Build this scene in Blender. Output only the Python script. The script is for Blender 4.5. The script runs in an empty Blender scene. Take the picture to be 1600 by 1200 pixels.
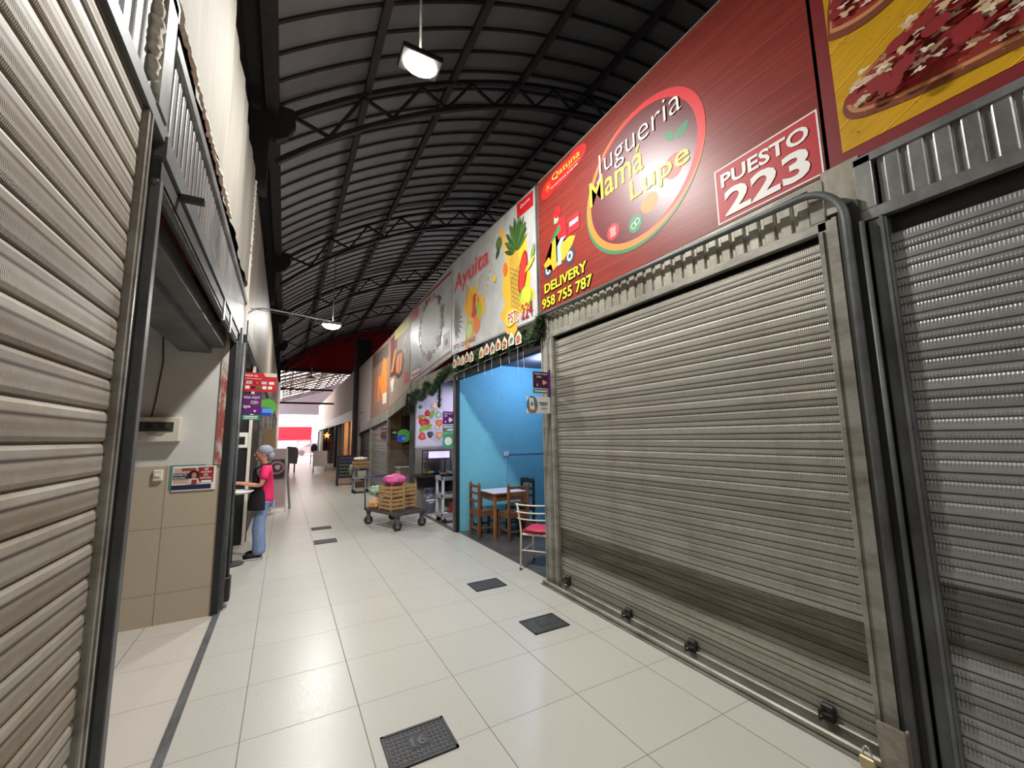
import bpy, math, random
import numpy as np
from mathutils import Vector, Matrix
random.seed(7)
S = bpy.context.scene
C = S.collection
PI = math.pi
# ------------------------------------------------------------------ camera
H = 1.7
FPX, YAW, PIT, ROL = 638.146, 0.505781, 0.129300, -0.015182
cy_, sy_ = math.cos(YAW), math.sin(YAW)
FW = Vector((sy_*math.cos(PIT), cy_*math.cos(PIT), math.sin(PIT)))
_r = Vector((cy_, -sy_, 0)); _u = _r.cross(FW)
RT = math.cos(ROL)*_r + math.sin(ROL)*_u
UP = -math.sin(ROL)*_r + math.cos(ROL)*_u
cam = bpy.data.cameras.new('camera'); camo = bpy.data.objects.new('camera', cam); C.objects.link(camo)
cam.sensor_width = 36; cam.sensor_fit = 'HORIZONTAL'; cam.lens = FPX/1600*36; cam.clip_start = 0.02; cam.clip_end = 500
M = Matrix((RT, UP, -FW)).transposed().to_4x4(); M.translation = (0, 0, H)
camo.matrix_world = M
S.camera = camo
# ------------------------------------------------------------------ world and exposure
S.view_settings.view_transform = 'Standard'; S.view_settings.look = 'None'
S.view_settings.gamma = 1; S.view_settings.use_curve_mapping = False
S.view_settings.exposure = 0.0
W = bpy.data.worlds.new('sky'); S.world = W; W.use_nodes = True
bgn = W.node_tree.nodes['Background']; bgn.inputs[0].default_value = (0.95, 0.97, 1.0, 1); bgn.inputs[1].default_value = 4.6

def ray(x, y): return RT*((x-800)/FPX) - UP*((y-600)/FPX) + FW
def onX(x, y, X0): d = ray(x, y); t = X0/d.x; return (X0, d.y*t, H+d.z*t)
def onY(x, y, Y0): d = ray(x, y); t = Y0/d.y; return (d.x*t, Y0, H+d.z*t)
def onZ(x, y, Z0=0): d = ray(x, y); t = (Z0-H)/d.z; return (d.x*t, d.y*t, Z0)

# ------------------------------------------------------------------ materials
def nt(name):
    m = bpy.data.materials.new(name); m.use_nodes = True
    t = m.node_tree; return m, t, t.nodes['Principled BSDF']
class N:
    def __init__(s, t): s.t = t
    def n(s, ty, **k):
        o = s.t.nodes.new(ty)
        for a, b in k.items(): setattr(o, a, b)
        return o
    def l(s, a, b): s.t.links.new(a, b)
    def m(s, op, a, b=None, c=None, clamp=False):
        o = s.t.nodes.new('ShaderNodeMath'); o.operation = op; o.use_clamp = clamp
        for i, v in enumerate((a, b, c)):
            if v is None: continue
            if isinstance(v, (int, float)): o.inputs[i].default_value = v
            else: s.t.links.new(v, o.inputs[i])
        return o.outputs[0]
    def mix(s, f, a, b):
        o = s.t.nodes.new('ShaderNodeMix'); o.data_type = 'RGBA'
        for sock, v in ((o.inputs[0], f), (o.inputs[6], a), (o.inputs[7], b)):
            if isinstance(v, (int, float)): sock.default_value = v
            elif isinstance(v, tuple): sock.default_value = (*v, 1) if len(v) == 3 else v
            else: s.t.links.new(v, sock)
        return o.outputs[2]
    def noise(s, vec, scale, detail=3, rough=.5):
        o = s.t.nodes.new('ShaderNodeTexNoise'); o.inputs['Scale'].default_value = scale
        o.inputs['Detail'].default_value = detail; o.inputs['Roughness'].default_value = rough
        s.t.links.new(vec, o.inputs['Vector']); return o.outputs[0]
    def map(s, vec, sc, loc=(0, 0, 0), rot=(0, 0, 0)):
        o = s.t.nodes.new('ShaderNodeMapping'); o.inputs['Scale'].default_value = sc
        o.inputs['Location'].default_value = loc; o.inputs['Rotation'].default_value = rot
        s.t.links.new(vec, o.inputs['Vector']); return o.outputs[0]
    def pos(s): return s.n('ShaderNodeNewGeometry').outputs['Position']
    def sep(s, v):
        o = s.n('ShaderNodeSeparateXYZ'); s.l(v, o.inputs[0]); return o.outputs
    def step(s, v, a, b):
        o = s.n('ShaderNodeMapRange'); o.inputs[1].default_value = a; o.inputs[2].default_value = b
        s.l(v, o.inputs[0]); return o.outputs[0]
    def bump(s, h, dist, strength, bsdf):
        o = s.n('ShaderNodeBump'); o.inputs['Distance'].default_value = dist; o.inputs['Strength'].default_value = strength
        s.l(h, o.inputs['Height']); s.l(o.outputs[0], bsdf.inputs['Normal'])
_mc = {}
def mat(col, rough=.6, metal=0., var=.12, scale=6., bump=0., name=None, emit=0., alpha=1., trans=0., spec=.5):
    key = (col, rough, metal, var, scale, bump, emit, alpha, trans, spec)
    if key in _mc: return _mc[key]
    m, t, b = nt(name or 'paint'); g = N(t)
    b.inputs['Roughness'].default_value = rough; b.inputs['Metallic'].default_value = metal
    b.inputs['Specular IOR Level'].default_value = spec
    if var > 0:
        f = g.noise(g.pos(), scale, 4)
        c = g.mix(g.step(f, .3, .7), tuple(x*(1-var) for x in col), tuple(min(1, x*(1+var)) for x in col))
        g.l(c, b.inputs['Base Color'])
        if bump: g.bump(f, .01, bump, b)
    else: b.inputs['Base Color'].default_value = (*col, 1)
    if emit: b.inputs['Emission Color'].default_value = (*col, 1); b.inputs['Emission Strength'].default_value = emit
    if trans: b.inputs['Transmission Weight'].default_value = trans
    if alpha < 1: b.inputs['Alpha'].default_value = alpha
    _mc[key] = m; return m
def pr(r, g, b, rough=.52): # printed colour, given in sRGB 0-255
    f = lambda v: round(((v/255+.055)/1.055)**2.4 if v > 10 else v/255/12.92, 4)
    return mat((f(r), f(g), f(b)), rough, 0, 0)
def srgb(r, g, b):
    f = lambda v: ((v/255+.055)/1.055)**2.4 if v > 10 else v/255/12.92
    return (f(r), f(g), f(b))

def tile_mat(name, col, ox, oy, px_, py_, axes='xy', gw=.004, grout=(.16, .14, .12), rough=.28, streak=(220, 14, 1), dirt=.0):
    m, t, b = nt(name); g = N(t); p = g.pos(); s = g.sep(p)
    A = {'x': s[0], 'y': s[1], 'z': s[2]}
    def line(v, o, per, w):
        u = g.m('DIVIDE', g.m('SUBTRACT', v, o), per); fr = g.m('FRACT', u)
        d = g.m('MULTIPLY', g.m('MINIMUM', fr, g.m('SUBTRACT', 1, fr)), per)
        return g.step(d, w*.35, w), g.m('FLOOR', u)
    l1, i1 = line(A[axes[0]], ox, px_, gw); l2, i2 = line(A[axes[1]], oy, py_, gw*.7)
    tile = g.m('MULTIPLY', l1, l2)
    cb = g.n('ShaderNodeCombineXYZ'); g.l(i1, cb.inputs[0]); g.l(i2, cb.inputs[1])
    wn = g.n('ShaderNodeTexWhiteNoise'); g.l(cb.outputs[0], wn.inputs[0])
    st = g.noise(g.map(p, streak), 1, 3, .6)
    big = g.noise(p, 1.3, 4)
    k = g.m('ADD', g.m('MULTIPLY', wn.outputs[0], .07), g.m('ADD', g.m('MULTIPLY', st, .42), g.m('MULTIPLY', big, .14)))
    c = g.mix(k, tuple(x*1.12 for x in col), tuple(x*.60 for x in col))
    dv = g.noise(p, 9, 2); c = g.mix(g.m('MULTIPLY', g.step(dv, .72, .82), .25), c, (.12, .10, .08))
    c = g.mix(tile, grout, c); g.l(c, b.inputs['Base Color'])
    r = g.m('ADD', g.m('MULTIPLY', st, .25), rough-.1); r = g.m('ADD', r, g.m('MULTIPLY', g.m('SUBTRACT', 1, tile), .4)); g.l(r, b.inputs['Roughness'])
    g.bump(g.m('ADD', tile, g.m('MULTIPLY', st, .12)), .003, .35, b)
    return m
def slat_mat(name, col, pitch, dirtcol, zb=None, rib=.012, metal=.55, rough=.42, stain=.5, along='y'):
    m, t, b = nt(name); g = N(t); p = g.pos(); s = g.sep(p); z = s[2]
    u = g.m('DIVIDE', z, pitch); fr = g.m('FRACT', u); ix = g.m('FLOOR', u)
    wn = g.n('ShaderNodeTexWhiteNoise'); wn.noise_dimensions = '1D'; g.l(ix, wn.inputs['W'])
    n1 = g.noise(g.map(p, (1, 1.5, 12)), 1, 5, .65); n2 = g.noise(p, 30, 3)
    n3 = g.noise(g.map(p, (2, 5, .7)), 1, 4)
    c = g.mix(wn.outputs[0], tuple(x*.82 for x in col), tuple(x*1.15 for x in col))
    c = g.mix(g.m('MULTIPLY', g.step(n1, .45, .72), stain), c, dirtcol)
    c = g.mix(g.m('MULTIPLY', g.step(n2, .4, .8), .22), c, dirtcol)
    c = g.mix(g.m('MULTIPLY', g.step(n3, .55, .8), .2), c, tuple(x*.6 for x in dirtcol))
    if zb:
        band = g.m('MULTIPLY', g.step(z, zb[0]-.01, zb[0]+.05), g.step(z, zb[1], zb[1]-.006))  # darker band between two heights of the slats
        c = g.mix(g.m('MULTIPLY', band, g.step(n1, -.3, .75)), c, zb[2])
    edge = g.m('MULTIPLY', g.step(fr, .01, .075), g.step(fr, .99, .93))
    c = g.mix(edge, tuple(x*.25 for x in dirtcol), c)
    g.l(c, b.inputs['Base Color']); b.inputs['Metallic'].default_value = metal
    g.l(g.m('ADD', rough-.1, g.m('MULTIPLY', n1, .25)), b.inputs['Roughness'])
    mask = g.m('MULTIPLY', g.step(fr, .25, .33), g.step(fr, .88, .8))
    w = g.m('SINE', g.m('MULTIPLY', s[1], 2*PI/rib)); c = g.mix(g.m('MULTIPLY', g.m('MULTIPLY', g.m('ADD', g.m('MULTIPLY', w, .5), .5), mask), .28), c, tuple(x*.4 for x in dirtcol)); g.l(c, b.inputs['Base Color'])
    hgt = g.m('ADD', g.m('MULTIPLY', g.m('MULTIPLY', w, mask), 1), g.m('MULTIPLY', n2, .5))
    g.bump(hgt, .0012, .6, b)
    return m
def sheet_mat(name, col, col2, metal=.0, rough=.6, sc=(1, 1, 1), f0=.4, f1=.7, bump=.3, zgrad=None):
    m, t, b = nt(name); g = N(t); p = g.pos()
    n1 = g.noise(g.map(p, sc), 1, 6, .65); n2 = g.noise(p, 40, 3)
    c = g.mix(g.step(n1, f0, f1), col, col2); c = g.mix(g.m('MULTIPLY', n2, .3), c, tuple(x*.6 for x in col2))
    g.l(c, b.inputs['Base Color']); b.inputs['Metallic'].default_value = metal
    b.inputs['Roughness'].default_value = rough; g.bump(n1, .01, bump, b); return m

M_floor = tile_mat('beige_porcelain_tile', srgb(183, 181, 171), .50, 2.40, .643, .612)
M_floorin = tile_mat('stall_floor_tile', srgb(192, 186, 176), .15, 2.50, .6, .6)
M_wtile = tile_mat('wall_tile', srgb(182, 168, 146), -1.0, .28, .62, .6, 'xz', rough=.5, streak=(230, 1, 9))
M_wtile2 = tile_mat('grey_wall_tile', srgb(140, 132, 122), 3.2, .28, .6, .6, 'xz', rough=.5, streak=(120, 1, 9))
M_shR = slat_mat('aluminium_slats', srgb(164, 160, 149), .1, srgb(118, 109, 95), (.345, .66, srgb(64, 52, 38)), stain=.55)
M_shR2 = slat_mat('ribbed_aluminium_slats', srgb(150, 150, 148), .1, srgb(98, 94, 86), (.645, .98, srgb(66, 60, 50)), rib=.0135, metal=.55, rough=.42, stain=.3)
M_shL = slat_mat('dusty_slats', srgb(166, 160, 146), .104, srgb(128, 104, 76), None, rib=.006, metal=.15, rough=.55, stain=.55)
M_shF = slat_mat('far_slats', srgb(160, 158, 154), .1, srgb(110, 104, 96), None, metal=.3)
M_shD = slat_mat('dark_slats', srgb(70, 70, 76), .1, srgb(40, 40, 44), None, metal=.2)
M_galv = sheet_mat('galvanised_sheet', srgb(176, 176, 174), srgb(120, 120, 118), .7, .36, (3, 3, 1.5))
M_galvold = sheet_mat('old_galvanised_sheet', srgb(168, 164, 150), srgb(120, 112, 98), .35, .45, (4, 4, 2))
M_alu = sheet_mat('weathered_aluminium', srgb(158, 155, 145), srgb(112, 106, 94), .35, .45, (3, 3, 8))
M_steel = sheet_mat('grey_painted_steel', srgb(104, 106, 106), srgb(70, 70, 70), .2, .5, (3, 3, 3))
M_dsteel = sheet_mat('dark_painted_steel', srgb(52, 50, 47), srgb(34, 32, 30), .15, .55, (3, 3, 3))
M_black = mat((.012, .012, .013), .5, 0, .2, name='black_paint')
M_roof = sheet_mat('roof_sheet', srgb(142, 141, 144), srgb(118, 117, 120), .1, .6, (.6, .25, .6))
M_roofd = mat(srgb(40, 38, 40), .7, 0, .2, name='dark_roof_seam')
M_truss = mat(srgb(52, 46, 48), .7, .1, .2, name='dark_truss_steel')
M_tarp = sheet_mat('cream_banner_back', srgb(142, 139, 130), srgb(112, 104, 90), 0, .8, (5, 5, .5), .5, .85, .5)
M_metalL = sheet_mat('dull_sheet', srgb(168, 160, 146), srgb(118, 108, 94), .1, .5, (4, 2.5, .4), .35, .8, .3)
M_white = sheet_mat('white_plaster', srgb(214, 213, 208), srgb(196, 193, 186), 0, .8, (1.5, 1.5, 1.5), .3, .8, .3)
M_conc = sheet_mat('polished_concrete', srgb(96, 92, 90), srgb(60, 57, 56), 0, .3, (2.5, 2.5, 1), .3, .7, .1)
M_blue = sheet_mat('light_blue_paint', srgb(120, 198, 218), srgb(100, 178, 204), 0, .75, (6, 6, 6), .55, .8, .5)
M_red = mat(srgb(176, 14, 22), .7, 0, .15, 2, name='red_sheet')
M_wood = sheet_mat('brown_varnished_wood', srgb(136, 92, 56), srgb(92, 58, 34), 0, .4, (14, 14, 2), .3, .7, .1)
M_woodl = sheet_mat('amber_varnished_wood', srgb(170, 116, 58), srgb(128, 82, 38), 0, .4, (14, 14, 2), .3, .7, .1)
M_dwood = sheet_mat('dark_wood', srgb(62, 42, 34), srgb(36, 24, 20), 0, .4, (14, 14, 2), .3, .7, .1)
M_crate = sheet_mat('raw_crate_wood', srgb(206, 170, 118), srgb(160, 120, 76), 0, .8, (12, 12, 12), .3, .7, .1)
M_cream = mat(srgb(222, 214, 196), .4, 0, .08, name='cream_enamel')
M_brass = mat(srgb(190, 172, 132), .4, .6, .15, name='brass')
M_chrome = mat((.6, .6, .6), .25, .9, .1, name='chrome')
M_glass, _t, _b = nt('clear_glass'); _b.inputs['Transmission Weight'].default_value = 1; _b.inputs['Roughness'].default_value = .03; _b.inputs['IOR'].default_value = 1.1
M_rubber = mat(srgb(42, 38, 36), .8, 0, .2, name='rubber')
M_gplas = mat(srgb(150, 150, 154), .5, 0, .1, name='grey_plastic')

# ------------------------------------------------------------------ mesh builder
def wl(o):
    v = Vector((0, 0, 0))
    while o is not None: v += o.location; o = o.parent
    return v
class MB:
    def __init__(s, local=False): s.v = []; s.f = []; s.mi = []; s.ms = []; s.k = 0; s.local = local; s.smooth = False
    def use(s, m):
        if m not in s.ms: s.ms.append(m)
        s.k = s.ms.index(m); return s
    def add(s, vs, fs):
        n = len(s.v); s.v += [tuple(v) for v in vs]
        for f in fs: s.f.append(tuple(n+i for i in f)); s.mi.append(s.k)
        return s
    def box(s, x0, x1, y0, y1, z0, z1, ch=0.):
        x0, x1 = sorted((x0, x1)); y0, y1 = sorted((y0, y1)); z0, z1 = sorted((z0, z1))
        return s.obox(((x0+x1)/2, (y0+y1)/2, (z0+z1)/2), (x1-x0, y1-y0, z1-z0), None, ch)
    def obox(s, c, d, R=None, ch=0.):
        a, b, e = (k/2 for k in d)
        if ch > 0:
            ch = min(ch, a*.9, b*.9, e*.9); vs = []
            import itertools
            for sx, sy, sz in itertools.product((-1, 1), repeat=3):
                vs += [(sx*(a-ch), sy*(b-ch), sz*e), (sx*(a-ch), sy*b, sz*(e-ch)), (sx*a, sy*(b-ch), sz*(e-ch))]
            I = lambda x, y, z, k: ((x*4)+(y*2)+z)*3+k
            fs = []
            for z in (0, 1):
                q = [I(0,0,z,0), I(1,0,z,0), I(1,1,z,0), I(0,1,z,0)]; fs.append(q if z else q[::-1])
            for y in (0, 1):
                q = [I(0,y,0,1), I(1,y,0,1), I(1,y,1,1), I(0,y,1,1)]; fs.append(q[::-1] if y else q)
            for x in (0, 1):
                q = [I(x,0,0,2), I(x,1,0,2), I(x,1,1,2), I(x,0,1,2)]; fs.append(q if x else q[::-1])
            for y in (0, 1):
                for z in (0, 1):
                    q = [I(0,y,z,0), I(1,y,z,0), I(1,y,z,1), I(0,y,z,1)]; fs.append(q if (y ^ z) else q[::-1])
            for x in (0, 1):
                for z in (0, 1):
                    q = [I(x,0,z,0), I(x,1,z,0), I(x,1,z,2), I(x,0,z,2)]; fs.append(q[::-1] if (x ^ z) else q)
                for y in (0, 1):
                    q = [I(x,y,0,1), I(x,y,1,1), I(x,y,1,2), I(x,y,0,2)]; fs.append(q if (x ^ y) else q[::-1])
            for x in (0, 1):
                for y in (0, 1):
                    for z in (0, 1):
                        q = [I(x,y,z,0), I(x,y,z,1), I(x,y,z,2)]; fs.append(q if (x ^ y ^ z) else q[::-1])
        else:
            vs = [(-a,-b,-e),(a,-b,-e),(a,b,-e),(-a,b,-e),(-a,-b,e),(a,-b,e),(a,b,e),(-a,b,e)]
            fs = [(0,3,2,1),(4,5,6,7),(0,1,5,4),(1,2,6,5),(2,3,7,6),(3,0,4,7)]
        c = Vector(c)
        return s.add([c+(R @ Vector(v) if R else Vector(v)) for v in vs], fs)
    def bar(s, p, q, w, h=None, up=(0, 0, 1)):
        p, q = Vector(p), Vector(q); h = h or w; d = q-p; L = d.length; z = d/L; u = Vector(up)
        if abs(z.dot(u)) > .99: u = Vector((0, 1, 0))
        x = u.cross(z).normalized(); y = z.cross(x)
        return s.obox((p+q)/2, (w, h, L), Matrix((x, y, z)).transposed())
    def tube(s, pts, r, n=10, cap=True):
        pts = [Vector(p) for p in pts]; rs = r if isinstance(r, (list, tuple)) else [r]*len(pts)
        rings = []; ref = None
        for i, p in enumerate(pts):
            d = (pts[min(i+1, len(pts)-1)]-pts[max(i-1, 0)]).normalized()
            if ref is None: ref = Vector((0, 0, 1)) if abs(d.z) < .9 else Vector((1, 0, 0))
            x = ref.cross(d)
            if x.length < 1e-4: x = Vector((0, 1, 0)).cross(d)
            x.normalize(); y = d.cross(x); ref = y
            rings.append([p+(x*math.cos(2*PI*k/n)+y*math.sin(2*PI*k/n))*rs[i] for k in range(n)])
        vs = [v for R_ in rings for v in R_]; fs = []
        for i in range(len(pts)-1):
            for k in range(n): fs.append((i*n+k, i*n+(k+1) % n, (i+1)*n+(k+1) % n, (i+1)*n+k))
        if cap: fs.append(tuple(range(n))[::-1]); fs.append(tuple((len(pts)-1)*n+k for k in range(n)))
        return s.add(vs, fs)
    def lathe(s, prof, c=(0, 0, 0), n=24, axis='z'):
        vs = []; fs = []
        for r, h in prof:
            for k in range(n):
                a = 2*PI*k/n; p = (r*math.cos(a), r*math.sin(a), h)
                if axis == 'x': p = (p[2], p[0], p[1])
                if axis == 'y': p = (p[1], p[2], p[0])
                vs.append(Vector(p)+Vector(c))
        for i in range(len(prof)-1):
            for k in range(n): fs.append((i*n+k, i*n+(k+1) % n, (i+1)*n+(k+1) % n, (i+1)*n+k))
        fs.append(tuple(range(n))[::-1]); fs.append(tuple((len(prof)-1)*n+k for k in range(n)))
        return s.add(vs, fs)
    def ball(s, c, r, n=12, m=8, fn=None, R=None):
        r = r if isinstance(r, (tuple, list)) else (r, r, r); vs = []; c = Vector(c)
        for i in range(m+1):
            t = PI*i/m
            for k in range(n):
                a = 2*PI*k/n; d = Vector((math.sin(t)*math.cos(a), math.sin(t)*math.sin(a), math.cos(t)))
                q = fn(d) if fn else 1; v = Vector((d.x*r[0], d.y*r[1], d.z*r[2]))*q
                vs.append(c+(R @ v if R else v))
        fs = [(i*n+k, (i+1)*n+k, (i+1)*n+(k+1) % n, i*n+(k+1) % n) for i in range(m) for k in range(n)]
        return s.add(vs, fs)
    def prism(s, poly, y0, y1, axis='y'):
        n = len(poly); P = (lambda a, b, t: (a, t, b)) if axis == 'y' else (lambda a, b, t: (t, a, b)) if axis == 'x' else (lambda a, b, t: (a, b, t))
        vs = [P(a, b, y0) for a, b in poly]+[P(a, b, y1) for a, b in poly]
        fs = [tuple(range(n)), tuple(range(n, 2*n))[::-1]]+[(i, n+i, n+(i+1) % n, (i+1) % n) for i in range(n)]
        return s.add(vs, fs)
    def build(s, name, m=None, parent=None, smooth=None):
        off = Vector((0, 0, 0)) if s.local or parent is None else wl(parent)
        me = bpy.data.meshes.new(name); me.from_pydata([Vector(v)-off for v in s.v], [], s.f)
        ms = [m] if m else s.ms
        for x in ms: me.materials.append(x)
        if not m and len(ms) > 1: me.polygons.foreach_set('material_index', s.mi)
        if smooth if smooth is not None else s.smooth:
            me.polygons.foreach_set('use_smooth', [True]*len(me.polygons))
        me.update(); o = bpy.data.objects.new(name, me); C.objects.link(o)
        if parent: o.parent = parent
        return o
def tag(o, label, cat, group=None, kind=None):
    o['label'] = label; o['category'] = cat
    if group: o['group'] = group
    if kind: o['kind'] = kind
    return o
def thing(name, label, cat, loc=(0, 0, 0), rz=0, group=None):
    o = bpy.data.objects.new(name, None); C.objects.link(o); o.location = loc; o.rotation_euler = (0, 0, rz)
    o.empty_display_size = .1
    return tag(o, label, cat, group)
def struct(name, mb, m=None, parent=None):
    o = mb.build(name, m, parent)
    if not parent: o['kind'] = 'structure'
    return o
def kids(o): return [x for x in o.children]
def copy_tree(o, parent=None, loc=None, rz=None, label=None):
    c = o.copy(); C.objects.link(c); c.parent = parent
    if loc is not None: c.location = loc
    if rz is not None: c.rotation_euler = (0, 0, rz)
    if label: c['label'] = label
    for ch in kids(o): copy_tree(ch, c)
    return c
def bx(name, m, parent, *a, ch=0.):
    return MB().box(*a, ch=ch).build(name, m, parent)

# ------------------------------------------------------------------ printed artwork
class Frame: # a,b -> world; a runs to the reader's right, b up
    def __init__(s, kind, at): s.k = kind; s.at = at
    def P(s, a, b, off=0.):
        return {'R': (s.at-off, -a, b), 'L': (s.at+off, a, b), 'F': (a, s.at-off, b), 'Z': (a, b, s.at+off)}[s.k]
    def px(s, x, y):
        if s.k in 'RL': p = onX(x, y, s.at); return ((-p[1]) if s.k == 'R' else p[1], p[2])
        if s.k == 'F': p = onY(x, y, s.at); return (p[0], p[2])
        p = onZ(x, y, s.at); return (p[0], p[1])
class Art:
    def __init__(s, F, base=.001): s.F = F; s.mb = MB(); s.off = base
    def poly(s, pts, m, up=.00022):
        s.off += up; s.mb.use(m); s.mb.add([s.F.P(a, b, s.off) for a, b in pts], [tuple(range(len(pts)))]); return s
    def pxpoly(s, pts, m): return s.poly([s.F.px(*p) for p in pts][::1], m)
    def ell(s, a, b, ra, rb, m, rot=0, n=28):
        c, q = math.cos(rot), math.sin(rot)
        return s.poly([(a+ra*math.cos(t)*c-rb*math.sin(t)*q, b+ra*math.cos(t)*q+rb*math.sin(t)*c) for t in (2*PI*k/n for k in range(n))], m)
    def rect(s, a0, b0, a1, b1, m): return s.poly([(a0, b0), (a1, b0), (a1, b1), (a0, b1)], m)
    def line(s, pts, w, m):
        s.off += .00022; s.mb.use(m)
        for (a0, b0), (a1, b1) in zip(pts, pts[1:]):
            L = math.hypot(a1-a0, b1-b0) or 1; nx, ny = -(b1-b0)/L*w/2, (a1-a0)/L*w/2
            s.mb.add([s.F.P(a, b, s.off) for a, b in ((a0+nx, b0+ny), (a1+nx, b1+ny), (a1-nx, b1-ny), (a0-nx, b0-ny))], [(0, 1, 2, 3)])
        return s
    def blob(s, a, b, r, m, n=22, j=.3, sy=1., seed=0):
        R_ = random.Random(seed); ph = [R_.uniform(0, 6.3) for _ in range(4)]
        return s.poly([(a+r*(1+j*(math.sin(3*t+ph[0])*.5+math.sin(5*t+ph[1])*.35+math.sin(9*t+ph[2])*.2))*math.cos(t),
                        b+sy*r*(1+j*(math.sin(3*t+ph[0])*.5+math.sin(5*t+ph[1])*.35+math.sin(9*t+ph[2])*.2))*math.sin(t)) for t in (2*PI*k/n for k in range(n))], m)
    def leaf(s, a, b, L, w, ang, m, n=8):
        c, q = math.cos(ang), math.sin(ang); pts = []
        for k in range(n+1): t = k/n; pts.append((L*t, w*math.sin(PI*t)**.8))
        for k in range(n-1, 0, -1): t = k/n; pts.append((L*t, -w*math.sin(PI*t)**.8))
        return s.poly([(a+x*c-y*q, b+x*q+y*c) for x, y in pts], m)
    def build(s, name, parent): return s.mb.build(name, None, parent)
def text(F, name, parent, txt, m, a0, b0, a1, b1, off=.006, bold=0., skew=0., slope=0., thick=.0, outline=None):
    cu = bpy.data.curves.new('t', 'FONT'); cu.body = txt; cu.size = 1; cu.offset = bold; cu.resolution_u = 3
    o = bpy.data.objects.new('t', cu); C.objects.link(o)
    bpy.context.view_layer.update()
    me = bpy.data.meshes.new_from_object(o.evaluated_get(bpy.context.evaluated_depsgraph_get()))
    vs = np.array([v.co[:] for v in me.vertices]); fs = [tuple(p.vertices) for p in me.polygons]
    bpy.data.objects.remove(o); bpy.data.curves.remove(cu); bpy.data.meshes.remove(me)
    mn, mx = vs.min(0), vs.max(0)
    mb = MB()
    def put(ds, mm, of):
        out = []
        for v in vs:
            u = (v[0]-mn[0])/(mx[0]-mn[0]); w = (v[1]-mn[1])/(mx[1]-mn[1])
            out.append(F.P(a0+(a1-a0)*u+skew*w*(b1-b0)+ds[0], b0+(b1-b0)*w+slope*u*(a1-a0)+ds[1], of))
        mb.use(mm).add(out, fs)
    if outline:
        w = outline[1]
        for k, (dx, dy) in enumerate(((w, 0), (-w, 0), (0, w), (0, -w), (w*.7, -w*.7), (-w*.7, w*.7), (w*.7, w*.7), (-w*.7, -w*.7))): put((dx, dy), outline[0], off+k*.0001)
    put((0, 0), m, off+.0012)
    return mb.build(name, None, parent)
WHITE = pr(235, 232, 226); RED = pr(200, 22, 34); YEL = pr(250, 232, 30); BLK = pr(24, 22, 24); ORG = pr(240, 120, 34)
GRN = pr(40, 120, 70); DGRN = pr(50, 84, 40); LGRN = pr(150, 190, 70); PURP = pr(98, 20, 110); TEAL = pr(60, 150, 130)
MAR = pr(110, 20, 30); SKIN = pr(214, 160, 124); NAVY = pr(30, 34, 70); BLU = pr(50, 80, 190); PINK = pr(230, 150, 150)
FR = Frame('R', 2.80)

# ================================================================== SETTING
XR = 2.80; XL = -.50
struct('floor', MB().box(-.53, 2.85, -6, 62, -.1, 0).box(-14, -.53, 30.2, 62, -.1, 0).box(2.85, 24, 44.5, 62, -.1, 0), M_floor)
struct('floor_left_stall', MB().box(-4, -.53, -6, 5.28, -.1, 0).box(-4, -.53, 5.28, 30.2, -.1, 0), M_floorin)
struct('floor_right_stalls', MB().box(2.85, 16.4, -6, 7.27, -.1, .002), M_conc)
struct('floor_right_tiled', MB().box(2.85, 16.4, 7.27, 44.5, -.1, 0), M_floorin)
# vaulted roof
RC = (8.0, 9.6-12.66); RAD = 12.66
def arc(x, dr=0.): return RC[1]+math.sqrt(max((RAD+dr)**2-(x-RC[0])**2, 0))
NX = 56; xs = [-.45+16.9*i/NX for i in range(NX+1)]
mb = MB()
vs = [(x, y, arc(x)) for y in (-6, 29.1) for x in xs]+[(x, y, arc(x)+.05) for y in (-6, 29.1) for x in xs]
n1 = NX+1
mb.add(vs, [(i, i+1, n1+i+1, n1+i) for i in range(NX)]+[(2*n1+i, 3*n1+i, 3*n1+i+1, 2*n1+i+1) for i in range(NX)])
struct('ceiling', mb, M_roof)
mb = MB(); y = -5.8
while y < 29:
    P0 = [(x, arc(x)-.035) for x in xs]; vs = []
    for x, z in P0: vs += [(x, y-.022, z+.04), (x, y-.022, z), (x, y+.022, z), (x, y+.022, z+.04)]
    mb.add(vs, [(4*i+a, 4*i+4+a, 4*i+5+a, 4*i+1+a) for i in range(NX) for a in range(3)]); y += .445
struct('trim_1', mb, M_roofd)['label'] = 'dark seams of the curved roof sheets'
# walls that close the hall
struct('wall_back', MB().box(-4, 16.4, -6.1, -6, 0, 10), M_dsteel)
struct('wall_right', MB().box(16.4, 16.5, -6, 29.1, 0, 6.6), M_dsteel)
struct('wall_outer_left', MB().box(-4.1, -4, -6, 30, 0, 5.2), M_white)
mb = MB().box(-.75, -.66, -6, 6.9, 4.9, 6.6).box(-.75, -.66, 10.6, 30, 4.9, 6.6).box(-.75, -.66, 6.9, 10.6, 4.9, 5.05).box(-.75, -.66, 6.9, 10.6, 5.75, 6.6)
y = 6.9
while y < 10.6:
    wd = random.uniform(.1, .3); mb.box(-.75, -.66, y, min(10.6, y+wd), 5.05, 5.75); y += wd+random.uniform(.05, .13)
mb.bar((-.7, 6.9, 5.05), (-.7, 10.6, 5.75), .06).bar((-.7, 6.9, 5.75), (-.7, 10.6, 5.05), .06)
struct('wall_upper_left', mb, M_dsteel)
struct('trim_2', MB().box(-.46, -.30, -6, 29.1, 6.32, 6.6).box(-.66, -.46, -6, 29.1, 6.5, 6.6), M_truss)['label'] = 'dark eave beam along the left side'
mb = MB(); pts = [(-.4, 6.2), (16.2, 6.2)]+[(x, arc(x)-.02) for x in reversed(xs) if -.4 < x < 16.3]
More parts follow.
